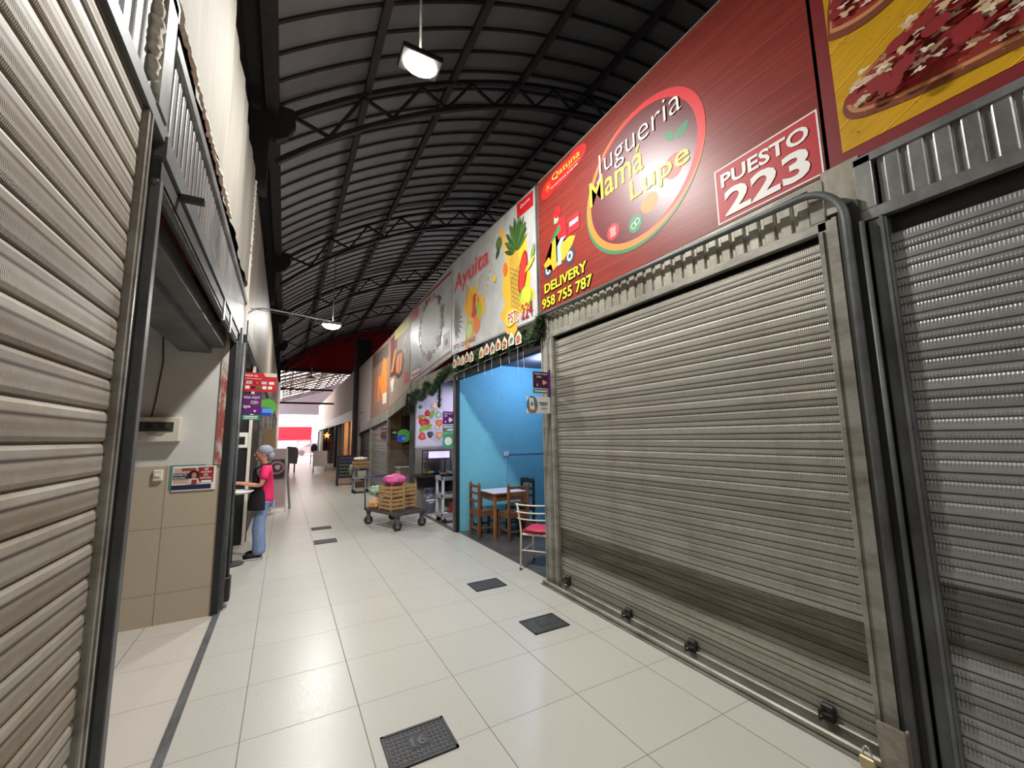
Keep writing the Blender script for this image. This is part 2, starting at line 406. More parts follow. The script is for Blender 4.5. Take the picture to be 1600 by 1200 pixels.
mb.prism(pts, 29.0, 29.08)
for k in range(80):
    x = -.3+k*.205
    if x < 16: mb.box(x, x+.03, 28.975, 29.0, 6.25, arc(x)-.1)
struct('wall_gable', mb, M_red)
# purlins and trusses
for k, (x, wh) in enumerate(((.9, 'nearest the left eave'), (2.35, 'second from the left eave'), (3.8, 'third from the left eave'), (5.5, 'fourth from the left eave'), (7.6, 'nearest the crown'), (9.8, 'on the far right slope'))):
    z = arc(x)-.14
    tag(MB().box(x-.05, x+.05, -5.9, 28.9, z-.05, z+.07).build('roof_purlin', M_truss), 'long dark roof purlin running down the hall, '+wh, 'purlin', 'purlins under the vaulted roof')
for k, Y0 in enumerate((1.0, 6.3, 11.6, 16.9, 22.2, 27.5)):
    t = thing('roof_truss', 'dark arched lattice truss across the roof, '+('nearest the camera', 'second from the camera', 'third from the camera', 'fourth from the camera', 'fifth from the camera', 'farthest, in front of the red gable')[k], 'truss', (-.3, Y0, 6.5), 0, 'arched roof trusses')
    D = .47
    X_ = [-.3+16.4*i/40 for i in range(41)]
    for nm, dr in (('upper_chord', -.16), ('lower_chord', -.16-D)):
        m_ = MB()
        for a, b in zip(X_, X_[1:]): m_.bar((a, Y0, arc(a, dr)), (b, Y0, arc(b, dr)), .07, .07, (0, 1, 0))
        m_.build(nm, M_truss, t)
    X_ = [-.1+16.0*i/34 for i in range(35)]
    for i, (a, b) in enumerate(zip(X_, X_[1:])):
        p, q = (-.19, -.13-D) if i % 2 == 0 else (-.13-D, -.19)
        MB().bar((a, Y0, arc(a, p)), (b, Y0, arc(b, q)), .045, .045, (0, 1, 0)).build('lattice_strut', M_truss, t)
    MB().prism([(-.45, 6.5), (-.45, 6.02), (-.32, 5.95), (-.18, 6.05), (-.08, 6.25), (-.12, 6.5)], Y0-.05, Y0+.05).build('gusset_plate', M_truss, t)
    tag(MB().box(-.65, -.40, Y0-.09, Y0+.09, 5.12, 6.3).build('roof_column', M_truss), 'dark steel column stub above the left sign boards under the '+('nearest', 'second', 'third', 'fourth', 'fifth', 'farthest')[k]+' roof truss', 'column', 'columns on the left eave')

# ================================================================== SHUTTERS
def curtain(x0, d, y0, y1, z0, z1, pitch, m, parent, depth=.010, name='curtain'):
    mb = MB(); n = int(round((z1-z0)/pitch)); prof = []
    for i in range(n):
        z = z0+i*pitch
        prof += [(0, z), (depth*.75, z+.03*pitch), (depth*1.0, z+.14*pitch), (depth*.92, z+.26*pitch), (depth*.95, z+.6*pitch), (depth*.85, z+.84*pitch), (depth*.5, z+.94*pitch), (0, z+.975*pitch)]
    vs = [];
    for dx, z in prof: vs += [(x0+d*dx, y0, z), (x0+d*dx, y1, z)]
    fs = [(2*i, 2*i+1, 2*i+3, 2*i+2) for i in range(len(prof)-1)]
    if d > 0: fs = [f[::-1] for f in fs]
    mb.add(vs, fs).box(x0-d*.012, x0-d*.002, y0, y1, z0, z1)
    o = mb.build(name, m, parent); return o
def vsheet(x0, d, y0, y1, z0, z1, pitch, depth, m, parent, name='corrugated_sheet', duty=.72):
    mb = MB(); prof = []; y = y0
    while y < y1-1e-4:
        e = min(y+pitch, y1); w = pitch*duty
        for f, h in ((0, 0), (.06, .8), (.12, 1), (duty-.08, 1), (duty-.02, .8), (duty+.04, 0)):
            yy = y+f*pitch
            if yy < y1: prof.append((yy, h*depth))
        y += pitch
    prof.append((y1, 0)); vs = []
    for yy, h in prof: vs += [(x0+d*h, yy, z0), (x0+d*h, yy, z1)]
    fs = [(2*i, 2*i+1, 2*i+3, 2*i+2) for i in range(len(prof)-1)]
    if d < 0: pass
    mb.add(vs, fs).box(x0-d*.02, x0-d*.003, y0, y1, z0, z1)
    return mb.build(name, m, parent)

# --- right shutter 223
t = thing('roller_shutter', 'closed grey roller shutter with dark low band under the red juice bar sign', 'shutter', (XR, 2.6, 0))
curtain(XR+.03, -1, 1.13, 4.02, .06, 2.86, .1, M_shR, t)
MB().box(XR-.02, XR+.06, 3.99, 4.075, 0, 2.9, ch=.006).box(XR-.028, XR-.02, 4.0, 4.02, 0, 2.9).build('side_guide', M_alu, t)
MB().box(XR-.02, XR+.06, 1.04, 1.15, 0, 2.96, ch=.006).box(XR-.03, XR-.02, 1.045, 1.07, 0, 2.96).box(XR-.03, XR-.02, 1.12, 1.14, 0, 2.9).build('side_guide', M_alu, t)
MB().box(XR-.005, XR+.04, 1.15, 3.99, .015, .075, ch=.006).build('bottom_bar', M_alu, t)
for y, z in ((3.86, .13), (2.95, .10), (2.28, .10), (1.38, .11)):
    MB().box(XR-.015, XR+.02, y-.035, y+.035, z-.045, z+.045, ch=.008).tube([(XR-.015, y+.02, z+.02), (XR-.055, y+.02, z+.02), (XR-.055, y+.02, z-.03), (XR-.015, y+.02, z-.03)], .007, 6).tube([(XR-.02, y-.03, z), (XR-.04, y+.03, z)], .009, 6).build('lock_hasp', M_dsteel, t)
# header above it
t = thing('header_panel', 'ribbed metal header panel above the shutter with the dark low band', 'header panel', (XR, 2.6, 2.9))
vsheet(XR+.01, -1, 1.18, 4.17, 2.97, 3.22, .105, .014, M_galvold, t)
MB().box(XR-.02, XR+.03, 1.1, 4.22, 2.90, 2.965, ch=.004).box(XR-.02, XR+.03, 1.10, 1.18, 2.965, 3.22, ch=.004).box(XR-.015, XR+.03, 4.16, 4.22, 2.965, 3.22).box(XR-.012, XR+.03, 1.1, 4.22, 3.2, 3.235).build('frame', M_alu, t)
bx('shutter_box', M_dsteel, t, XR+.09, XR+.45, 1.05, 4.2, 2.86, 3.2)
tag(MB().box(XR-.03, XR+.16, 4.08, 4.24, 0, 3.2, ch=.008).box(XR-.037, XR-.03, 4.095, 4.12, 0, 3.2).box(XR-.037, XR-.03, 4.2, 4.225, 0, 3.2).build('steel_post', M_alu),
    'pale grey post between the juice bar shutter and the blue stall', 'post')
# bent pipe frame and floor rail
R_ = .022; P = [(XR-.07, .985, 0), (XR-.07, .985, 2.9)]
for k in range(1, 9):
    a = PI/2*k/8; P.append((XR-.07, .985+.22*(1-math.cos(a)), 2.9+.24*math.sin(a)))
P += [(XR-.06, 2.5, 3.185), (XR-.055, 4.2, 3.215)]
tag(MB().box(XR-.012, XR+.06, .915, 1.105, 2.99, 3.27).build('corner_plate', M_galvold), 'pale plate at the corner between the juice bar header and the pizza sign', 'plate')
t = thing('pipe_frame', 'dark bent pipe frame rising beside the shutter and along the bottom of the red sign', 'pipe', (XR-.07, .985, 0))
m_ = MB().tube(P, R_, 12); m_.build('bent_pipe', M_steel, t, True)
MB().box(XR-.045, XR-.0, .93, 1.03, 0, 3.0).build('dark_channel', M_dsteel, t)
MB().tube([(XR-.05, .925, 0), (XR-.05, .925, 2.86)], .014, 8).build('thin_pipe', M_steel, t, True)
tag(MB().tube([(XR-.075, 1.05, .035), (XR-.075, 4.22, .035)], .022, 10).box(XR-.11, XR+.0, 1.0, 4.24, 0, .014).build('floor_rail', M_alu),
    'steel pipe rail along the foot of the juice bar shutter', 'rail')
mb = MB().box(XR-.13, XR-.115, .99, 1.1, .04, .26).box(XR-.125, XR-.05, .985, .997, .04, .26).box(XR-.13, XR-.05, .99, 1.1, .04, .05)
tag(mb.build('lock_bracket', sheet_mat('torn_rusty_steel', srgb(150, 144, 132), srgb(104, 84, 68), .3, .6, (9, 9, 9))), 'torn rusty lock bracket at the foot of the pipe frame', 'bracket')
t = thing('padlock', 'brass padlock hanging at the foot of the right post', 'padlock', (XR-.16, 1.13, .02))
MB().box(XR-.185, XR-.155, 1.105, 1.17, .03, .09, ch=.006).build('lock_body', M_brass, t)
MB().tube([(XR-.17, 1.12+.018-.018*math.cos(a)*1.0, .09+.045*math.sin(a)) for a in (0, .4, .8, 1.2, PI/2, 1.95, 2.4, 2.8, PI)], .005, 8).build('shackle', M_chrome, t, True)
# --- far right shutter
t = thing('roller_shutter', 'closed silvery ribbed roller shutter under the pizza sign at the right edge', 'shutter', (XR, -.4, 0))
curtain(XR+.02, -1, -2.2, .84, .06, 2.76, .1, M_shR2, t)
MB().box(XR-.02, XR+.06, .83, .91, 0, 2.86, ch=.006).box(XR-.03, XR-.02, .84, .855, 0, 2.86).build('side_guide', M_steel, t)
MB().box(XR-.02, XR+.06, -2.3, -2.2, 0, 2.86, ch=.006).build('side_guide', M_steel, t)
MB().box(XR-.01, XR+.04, -2.2, .83, 0, .06, ch=.006).build('bottom_bar', M_alu, t)
t = thing('header_panel', 'bright ribbed metal header panel under the pizza sign', 'header panel', (XR, -.4, 2.86))
vsheet(XR+.0, -1, -2.2, .84, 2.93, 3.2, .098, .016, M_galv, t)
MB().box(XR-.025, XR+.03, -2.3, .94, 2.865, 2.93, ch=.004).box(XR-.025, XR+.03, .86, .94, 2.93, 3.24, ch=.004).box(XR-.025, XR+.03, -2.3, .94, 3.2, 3.245).build('frame', M_galv, t)
bx('shutter_box', M_black, t, XR+.06, XR+.45, -2.2, .84, 2.76, 3.2)

# ================================================================== RIGHT SIGNS
def board(label, y0, y1, z0, z1, m, fm=M_galvold, x=XR, th=.05, z1b=None, z0b=None):
    t = thing('sign_board', label, 'sign', (x, (y0+y1)/2, z0))
    z1b = z1b or z1; z0b = z0b or z0
    mb = MB(); P = [(y0, z0), (y1, z0b), (y1, z1b), (y0, z1)]
    mb.prism(P, x+.001, x+th, 'x'); mb.build('panel', m, t)
    mb = MB()
    for (a, b), (c, d) in zip(P, P[1:]+P[:1]): mb.bar((x+.02, a, b), (x+.02, c, d), .03, .05)
    mb.build('frame', fm, t)
    return t
def wood_print(name, c1, c2, cg, rot, per=.16):
    m, t, b = nt(name); g = N(t); p = g.pos(); q = g.map(p, (1, 1, 1), (0, 0, 0), (rot, 0, 0)); s = g.sep(q)
    fr = g.m('FRACT', g.m('DIVIDE', s[2], per)); n = g.noise(g.map(q, (1, 2, 30)), 1, 5, .6)
    c = g.mix(g.step(n, .3, .7), c1, c2); c = g.mix(g.step(fr, .0, .03), cg, c); n2 = g.noise(p, .9, 2)
    c = g.mix(g.m('MULTIPLY', g.step(fr, .06, .04), g.step(fr, .02, .035)), c, tuple(min(1, x*1.8) for x in c2))
    g.l(c, b.inputs['Base Color']); b.inputs['Roughness'].default_value = .42; b.inputs['Specular IOR Level'].default_value = .35; return m
M_redwood = wood_print('red_plank_print', srgb(118, 40, 34), srgb(138, 54, 42), srgb(40, 10, 10), .0, .2)
M_yelwood = wood_print('yellow_plank_print', srgb(206, 160, 30), srgb(190, 140, 24), srgb(120, 70, 20), .5, .22)
def blend2(name, f, **k): pass
# 223
t = board('red plank-print juice bar sign with large oval logo', 1.075, 4.27, 3.25, 5.04, M_redwood, z0b=3.24, z1b=5.06)
A = Art(FR)
def ring(c0, c1, m, n=56):
    return None
# oval logo: centre, radii
ca, cb, ra, rb = -2.545, 4.14, .735, .66
A.ell(ca-.02, cb-.035, ra+.0, rb+.0, GRN, .25, 60)
A.ell(ca-.005, cb-.0, ra, rb, ORG, .25, 60)
A.ell(ca+.03, cb+.03, ra-.035, rb-.03, pr(214, 34, 36), .25, 60)
A.ell(ca-.01, cb+.005, ra-.07, rb-.055, pr(100, 28, 32, .42), .25, 60)
A.ell(-2.42, 3.80, .10, .09, ORG); A.ell(-2.14, 3.98, .10, .11, pr(170, 74, 50))
A.leaf(-2.1, 4.2, .16, .05, .6, GRN); A.leaf(-2.12, 4.22, .14, .04, 2.2, GRN)
A.ell(-2.90, 3.74, .085, .085, RED); A.ell(-2.60, 3.68, .085, .085, GRN)
for k in range(5): A.line([(-2.94, 3.70+k*.02), (-2.86, 3.70+k*.02)], .006, WHITE)
for c_ in ((-2.62, 3.67), (-2.575, 3.69)):
    A.line([(c_[0]+.03*math.cos(a), c_[1]+.03*math.sin(a)) for a in [k*.7 for k in range(10)]], .006, WHITE)
A.build('oval_logo', t)
text(FR, 'lettering', t, 'Jugueria', WHITE, -3.09, 4.36, -2.02, 4.66, bold=-.012, off=.012, slope=.0)
text(FR, 'lettering', t, 'Mamá', YEL, -3.22, 4.16, -2.46, 4.44, bold=.004, off=.006)
text(FR, 'lettering', t, 'Lupe', YEL, -2.64, 3.87, -1.98, 4.12, bold=.004, off=.006)
A = Art(FR); A.ell(-3.76, 4.88, .42, .125, pr(206, 34, 34), .03); A.ell(-3.45, 4.92, .2, .11, pr(206, 34, 34)); A.ell(-4.02, 4.85, .16, .12, pr(206, 34, 34))
for k in range(8): a = k*PI/4; A.line([(-4.02+.02*math.cos(a), 4.87+.02*math.sin(a)), (-4.02+.065*math.cos(a), 4.87+.065*math.sin(a))], .012, ORG)
A.ell(-4.02, 4.87, .012, .012, YEL)
A.build('market_logo', t)
text(FR, 'lettering', t, 'Qatuna', pr(246, 196, 70), -3.92, 4.87, -3.36, 4.97, off=.008, bold=.01)
text(FR, 'lettering', t, 'MERCADOS', pr(246, 196, 70), -3.58, 4.845, -3.36, 4.865, off=.008)
text(FR, 'lettering', t, 'Un nuevo formato de mercado', WHITE, -3.95, 4.80, -3.4, 4.825, off=.008)
# scooter rider
A = Art(FR)
G1 = pr(60, 60, 66); O1 = pr(240, 158, 40)
for a in (-4.07, -3.62):
    A.ell(a, 3.78, .10, .11, G1); A.ell(a, 3.78, .055, .06, pr(190, 190, 190)); A.ell(a, 3.78, .025, .03, G1)
A.poly([(-4.16, 3.88), (-4.05, 3.94), (-3.98, 3.86), (-3.96, 4.14), (-3.9, 4.16), (-3.88, 3.8), (-3.72, 3.78), (-3.7, 3.86), (-3.54, 3.93), (-3.52, 3.98), (-3.62, 4.02), (-3.84, 3.99), (-3.86, 3.76), (-3.96, 3.73), (-4.0, 3.83), (-4.13, 3.82)][::1], O1)
A.poly([(-4.0, 3.9), (-3.94, 4.16), (-3.89, 4.16), (-3.88, 3.76), (-3.97, 3.74)], O1)
A.poly([(-3.86, 3.8), (-3.72, 3.79), (-3.56, 3.9), (-3.5, 3.98), (-3.6, 4.02), (-3.86, 3.99)], O1)
A.poly([(-3.86, 3.75), (-3.78, 3.75), (-3.79, 3.98), (-3.66, 4.08), (-3.72, 4.14), (-3.86, 4.0)], pr(150, 180, 200))
A.poly([(-3.84, 4.08), (-3.66, 4.06), (-3.68, 4.3), (-3.8, 4.33), (-3.86, 4.26)], RED)
A.poly([(-4.0, 4.12), (-3.98, 4.09), (-3.78, 4.18), (-3.8, 4.26)], GRN)
A.ell(-3.86, 4.36, .05, .06, SKIN); A.ell(-3.875, 4.33, .035, .03, pr(120, 180, 150)); A.ell(-3.83, 4.43, .075, .07, RED); A.poly([(-3.93, 4.40), (-3.8, 4.40), (-3.8, 4.43), (-3.92, 4.43)], RED)
A.rect(-3.62, 4.04, -3.42, 4.24, RED); A.rect(-3.6, 4.13, -3.44, 4.18, WHITE)
A.build('scooter_rider_drawing', t)
text(FR, 'lettering', t, 'DELIVERY', YEL, -4.15, 3.49, -3.32, 3.61, off=.008, bold=.02, outline=(BLK, .010))
text(FR, 'lettering', t, '958 755 787', YEL, -4.21, 3.30, -3.24, 3.43, off=.008, bold=.015, outline=(BLK, .010))
A = Art(FR); A.rect(-1.785, 3.265, -1.085, 3.70, WHITE); A.rect(-1.775, 3.275, -1.095, 3.69, pr(178, 22, 32)); snp = A.build('stall_number_panel', t)
text(FR, 'lettering', snp, 'PUESTO', WHITE, -1.735, 3.535, -1.14, 3.645, off=.005, bold=.025)
text(FR, 'lettering', snp, '223', WHITE, -1.72, 3.30, -1.15, 3.505, off=.005, bold=.03)
# pizza sign
t = board('yellow sign with large pepperoni pizza and dark red border', -2.3, 1.055, 3.26, 5.1, pr(120, 22, 26))
A = Art(FR); A.rect(-.985, 3.33, 2.25, 5.05, M_yelwood)
rr = random.Random(3)
for k in range(150): A.ell(rr.uniform(-.97, 1.2), rr.uniform(3.36, 4.4), .007, .004, pr(160, 110, 24), 0, 6)
A.build('yellow_ground', t)
def smooth2(P, n=5):
    out = []; N_ = len(P)
    for i in range(N_):
        a, b, c, d = P[i-1], P[i], P[(i+1) % N_], P[(i+2) % N_]
        for k in range(n):
            t = k/n; out.append(tuple(.5*(2*b[q]+(c[q]-a[q])*t+(2*a[q]-5*b[q]+4*c[q]-d[q])*t*t+(3*b[q]-a[q]-3*c[q]+d[q])*t**3) for q in (0, 1)))
    return out
def pizza(pts, crust, seed, n=60):
    A = Art(FR, .006+seed*.0001); R2 = random.Random(seed); pts = smooth2(pts)
    A.poly(pts, pr(120, 58, 30)); cx = sum(p[0] for p in pts)/len(pts); cz = sum(p[1] for p in pts)/len(pts)
    ins = [(cx+(a-cx)*.97, cz+(b-cz)*.9+.012) for a, b in pts]; A.poly(ins, pr(196, 134, 84))
    ins = [(cx+(a-cx)*.945, cz+(b-cz)*.84+.018) for a, b in pts]; A.poly(ins, pr(150, 44, 34))
    def inside(a, b, pl):
        c = False; j = len(pl)-1
        for i in range(len(pl)):
            if (pl[i][1] > b) != (pl[j][1] > b) and a < (pl[j][0]-pl[i][0])*(b-pl[i][1])/(pl[j][1]-pl[i][1])+pl[i][0]: c = not c
            j = i
        return c
    a0, a1 = min(p[0] for p in ins), max(p[0] for p in ins); b0, b1 = min(p[1] for p in ins), max(p[1] for p in ins)
    k = 0; s0 = [(cx+(a-cx)*.9, cz+(b-cz)*.78+.018) for a, b in pts]
    while k < n:
        a, b = R2.uniform(a0, a1), R2.uniform(b0, b1)
        if inside(a, b, s0):
            ty = k % 3
            if ty == 0: A.ell(a, b, .055, .036, pr(138, 30, 30), .3, 14)
            elif ty == 1: A.blob(a, b, .034, pr(206, 176, 140), 18, .7, .5, k)
            else: A.blob(a, b, .024, pr(222, 206, 180), 18, .8, .45, k+9)
            k += 1
    A.build(crust, t)
pizza([(-.955, 3.60), (-.945, 3.53), (-.90, 3.49), (-.8, 3.46), (-.6, 3.425), (-.3, 3.40), (.1, 3.38), (.6, 3.40), (.9, 3.5), (.95, 3.8), (.7, 4.0), (.2, 4.05), (-.3, 3.98), (-.55, 3.88), (-.78, 3.76), (-.9, 3.68)], 'pizza_picture', 1, 420)
pizza([(-1.0+.02, 4.12), (-.96, 4.06), (-.8, 4.02), (-.6, 4.06), (-.3, 4.14), (.2, 4.3), (.3, 4.7), (-.2, 4.9), (-.7, 4.75), (-.93, 4.4)], 'pizza_picture', 2, 190)
# 224
M_vinyl = sheet_mat('wrinkled_white_vinyl', srgb(206, 206, 202), srgb(176, 176, 174), 0, .4, (1, 3, 2.4), .4, .7, .8)
def fruits(A, a, b, s, seed=0):
    R2 = random.Random(seed)
    A.blob(a, b, .30*s, pr(236, 176, 50), 30, .5, 1.3, seed)
    A.blob(a+.08*s, b+.1*s, .16*s, pr(204, 60, 50), 20, .2, 1.1, seed+1)
    A.ell(a-.12*s, b-.2*s, .13*s, .14*s, LGRN); A.ell(a-.12*s, b-.2*s, .10*s, .11*s, pr(214, 214, 130))
    A.ell(a+.14*s, b-.16*s, .12*s, .14*s, pr(232, 120, 50)); A.ell(a+.22*s, b+.02*s, .08*s, .12*s, LGRN)
    A.ell(a-.06*s, b+.18*s, .07*s, .18*s, pr(228, 160, 60))
    for k in range(7): A.leaf(a+R2.uniform(-.25, .2)*s, b+R2.uniform(0, .3)*s, .22*s, .03*s, R2.uniform(.6, 2.6), pr(230, 180, 60))
t = board('wrinkled white fruit-print sign numbered PST. 224', 4.33, 7.49, 3.23, 5.06, M_vinyl, M_galv, z0b=3.35, z1b=5.22)
A = Art(FR)
A.blob(-4.95, 3.65, .42, pr(240, 184, 60), 40, .45, 1.0, 3); A.line([(-4.9, 3.3), (-5.0, 3.9), (-5.2, 4.6), (-5.35, 4.95)], .11, pr(238, 184, 80))
A.blob(-4.75, 4.1, .22, pr(244, 190, 50), 30, .5, 2.0, 5)
A.poly([(-4.9+.17*math.cos(t_)-.06*math.sin(t_), 3.98+.48*math.sin(t_)) for t_ in [2*PI*k/24 for k in range(24)]], pr(206, 168, 66))
for k in range(-4, 5):
    A.line([(-5.05, 3.7+k*.07), (-4.75, 3.85+k*.07)], .008, pr(140, 110, 40)); A.line([(-5.05, 3.9+k*.07), (-4.75, 3.72+k*.07)], .008, pr(140, 110, 40))
for k in range(22):
    u = k/21; A.leaf(-4.88+(.5-u)*.12, 4.36+.05*(k % 3), .30+.16*math.sin(PI*u), .032, PI*(.15+.7*u), DGRN if k % 2 else pr(78, 110, 52))
A.ell(-4.68, 3.98, .11, .3, pr(150, 30, 30), -.25); A.ell(-4.68, 3.98, .085, .26, pr(214, 60, 50), -.25)
A.ell(-4.62, 3.6, .16, .16, LGRN); A.ell(-4.6, 3.62, .12, .12, pr(226, 206, 70)); A.leaf(-4.75, 3.62, .3, .05, -.8, pr(240, 190, 60))
A.ell(-5.2, 4.22, .07, .10, ORG); A.ell(-5.05, 3.42, .16, .13, pr(220, 210, 60)); A.ell(-5.55, 4.2, .05, .06, pr(240, 190, 60))
A.ell(-5.40, 4.72, .10, .10, pr(92, 116, 60)); A.leaf(-5.5, 4.5, .2, .05, .9, DGRN); A.leaf(-4.45, 4.05, .24, .045, 1.2, pr(120, 150, 70)); A.leaf(-4.62, 3.95, .3, .04, .5, pr(238, 190, 60))
A.build('pineapple_picture', t)
A = Art(FR, .001); fruits(A, -6.45, 3.85, 1.25, 4)
for k in range(11): A.leaf(-7.35, 3.95, .45, .022, 1.4-k*.27, pr(120, 112, 96))
A.line([(-6.1, 4.45), (-6.3, 4.1)], .03, pr(238, 180, 60)); A.line([(-6.7, 4.5), (-6.72, 4.1)], .05, pr(228, 150, 50))
for k in range(9): A.ell(-5.95+.06*k % .5-.2, 3.7+.1*k, .02, .03, pr(238, 180, 60), 0, 10)
A.build('juice_glasses_picture', t)
text(FR, 'lettering', t, 'Ayuita', pr(196, 74, 74), -7.36, 4.46, -5.80, 4.86, off=.008, bold=.012, skew=.15, outline=(PINK, .018))
text(FR, 'lettering', t, 'PST.', pr(176, 34, 44), -5.12, 3.34, -4.84, 3.5, off=.012, bold=.014, outline=(WHITE, .014), slope=-.05); text(FR, 'lettering', t, '224', pr(176, 34, 44), -4.74, 3.31, -4.44, 3.52, off=.012, bold=.008, slope=-.05)
text(FR, 'lettering', t, '972 030 468', pr(190, 90, 96), -7.38, 3.40, -6.33, 3.49, off=.008, bold=.01, slope=-.04)
A = Art(FR); A.poly([(-4.83, 4.84), (-4.38, 4.82), (-4.38, 5.04), (-4.83, 5.07)], RED); A.build('logo_label', t)
text(FR, 'lettering', t, 'Qatuna', WHITE, -4.72, 4.93, -4.46, 4.99, off=.008)
# crumpled vinyl strip between the two signs
tag(MB().box(XR-.01, XR+.04, 4.285, 4.325, 3.2, 5.05).build('sign_edge', M_steel), 'narrow grey strip between the red sign and the white fruit sign', 'sign edge')
# 225
t = board('pale grey-white sign with clustered produce around an egg shape, beside the fruit sign', 7.52, 10.55, 3.33, 5.2, M_vinyl, M_galv, z0b=3.1, z1b=5.08)
A = Art(FR); A.rect(-10.5, 5.03, -7.56, 5.09, pr(150, 50, 56)); A.poly([(-10.52, 3.15), (-7.55, 3.38), (-7.55, 3.43), (-10.52, 3.2)], pr(150, 50, 56))
A.ell(-8.9, 4.25, .75, .62, pr(206, 206, 202)); A.ell(-8.9, 4.3, .62, .5, pr(216, 216, 212))
rr = random.Random(8)
for k in range(26):
    a = 2*PI*k/26; A.blob(-8.9+.85*math.cos(a), 4.25+.68*math.sin(a), rr.uniform(.04, .13), (pr(150, 60, 56), pr(110, 120, 84), pr(196, 176, 150), pr(90, 70, 64))[k % 4], 14, .5, 1, k)
A.build('produce_picture', t)
A = Art(FR); A.rect(-8.0, 3.5, -7.6, 3.85, pr(220, 216, 208)); A.ell(-7.8, 3.65, .1, .07, pr(110, 90, 80)); A.rect(-10.4, 3.3, -9.6, 3.46, pr(150, 50, 56)); A.rect(-10.36, 3.33, -9.64, 3.43, pr(210, 200, 196)); A.rect(-10.5, 4.75, -9.9, 5.0, RED); A.build('small_panels', t)
# 226
t = board('dark food-photo sign with yellow title strip', 10.62, 13.05, 3.02, 5.06, pr(150, 134, 116), M_galv, z0b=2.66, z1b=4.93)
A = Art(FR); A.rect(-12.95, 3.6, -12.1, 4.85, pr(110, 30, 40)); A.rect(-12.4, 4.68, -10.75, 4.98, pr(214, 200, 70)); A.ell(-11.8, 3.85, .55, .42, pr(66, 56, 54)); A.ell(-11.8, 3.87, .42, .3, pr(196, 120, 90))
for k in range(5): A.line([(-12.15+k*.16, 3.65), (-12.05+k*.16, 4.15)], .09, (pr(206, 90, 60), pr(232, 176, 70))[k % 2])
for k in range(3): A.line([(-12.8+k*.1, 3.75), (-12.35+k*.1, 4.4)], .04, pr(230, 196, 70))
A.ell(-11.1, 4.3, .25, .25, pr(190, 180, 170)); A.ell(-11.1, 4.3, .17, .17, pr(150, 110, 84)); A.rect(-11.2, 3.2, -10.75, 3.5, pr(190, 80, 80)); A.blob(-12.6, 3.35, .22, pr(220, 200, 180), 16, .4, 1, 2)
A.build('dish_picture', t)
# 227
t = board('brown and orange drinks sign between the food-photo sign and the pale end sign', 13.1, 16.1, 2.64, 4.93, pr(146, 112, 94), M_galv, z0b=2.45, z1b=4.9)
A = Art(FR); A.rect(-15.9, 4.35, -13.3, 4.8, pr(96, 84, 76))
for k in range(4): A.line([(-15.3+k*.55, 3.0), (-15.2+k*.55, 3.9)], .28, (pr(190, 110, 60), pr(226, 130, 50))[k % 2])
A.blob(-13.9, 3.7, .5, pr(232, 124, 50), 20, .35, 1.3, 5); A.rect(-14.0, 2.85, -13.4, 3.2, pr(206, 200, 190)); A.build('drinks_picture', t)
# 228
t = board('faded pinkish-white sign at the far end of the covered row', 16.2, 19.3, 2.42, 4.9, pr(196, 180, 176), M_galv, z0b=2.25, z1b=4.9)
A = Art(FR); A.rect(-19.0, 2.7, -16.6, 4.6, pr(204, 186, 180)); A.rect(-18.8, 2.78, -17.6, 2.86, pr(190, 110, 100)); A.build('faded_picture', t)

# ================================================================== HEADERS AND STALLS ON THE RIGHT
tag(MB().box(XR+.0, XR+.08, 4.24, 7.3, 2.84, 3.2).box(XR-.02, XR+.1, 4.24, 7.3, 2.80, 2.86).build('lintel_beam', M_dsteel), 'dark steel lintel above the blue stall behind the garland', 'beam')
tag(MB().box(XR-.02, XR+.08, 7.26, 7.36, 0, 3.3, ch=.006).box(XR-.03, XR-.02, 7.27, 7.30, 0, 3.3).build('steel_post', M_steel), 'grey post between the blue stall and the fruit-poster stall', 'post')
tag(MB().box(XR-.0, XR+.06, 7.22, 7.26, 0, 2.9).build('steel_post', M_black), 'thin black post at the outer edge of the blue wall', 'post')
t = thing('header_panel', 'finely ribbed header panel above the fruit-poster stall', 'header panel', (XR, 8.9, 2.9))
vsheet(XR+.01, -1, 7.37, 10.5, 2.88, 3.15, .09, .014, M_galvold, t); bx('lower_rail', M_alu, t, XR-.02, XR+.05, 7.36, 10.5, 2.84, 2.885)
tag(MB().box(XR-.03, XR+.06, 10.30, 10.42, 0, 2.9, ch=.006).box(XR-.035, XR-.03, 10.31, 10.34, 0, 2.9).build('steel_post', M_steel), 'grey post between the fruit-poster stall and the brown stall', 'post')
for (ya, yb, ta, tb, ba, bb, lb) in ((10.5, 13.05, 3.0, 2.64, 2.68, 2.36, 'brown stall'), (13.08, 16.1, 2.62, 2.43, 2.32, 2.14, 'pale far shutter'), (16.15, 19.3, 2.40, 2.23, 2.13, 1.95, 'dark end shutter')):
    t = thing('header_panel', 'plain metal header panel above the '+lb, 'header panel', (XR, ya, ba))
    MB().prism([(ya, ba), (yb, bb), (yb, tb), (ya, ta)], XR-.01, XR+.04, 'x').build('panel', M_galvold, t); MB().bar((XR-.0, ya, ba), (XR-.0, yb, bb), .04, .04).build('lower_rail', M_alu, t)
tag(MB().box(XR-.03, XR+.06, 13.0, 13.10, 0, 2.33, ch=.006).build('steel_post', M_alu), 'pale post between the brown stall and the pale shutter', 'post')
t = thing('roller_shutter', 'closed pale grey roller shutter left of the brown stall', 'shutter', (XR, 14.5, 0))
curtain(XR+.06, -1, 13.14, 15.95, .05, 2.2, .1, M_shF, t); MB().box(XR-.03, XR+.05, 15.95, 16.08, 0, 2.12).build('side_guide', M_alu, t); MB().box(XR-.02, XR+.05, 13.1, 13.17, 0, 2.28).build('side_guide', M_alu, t)
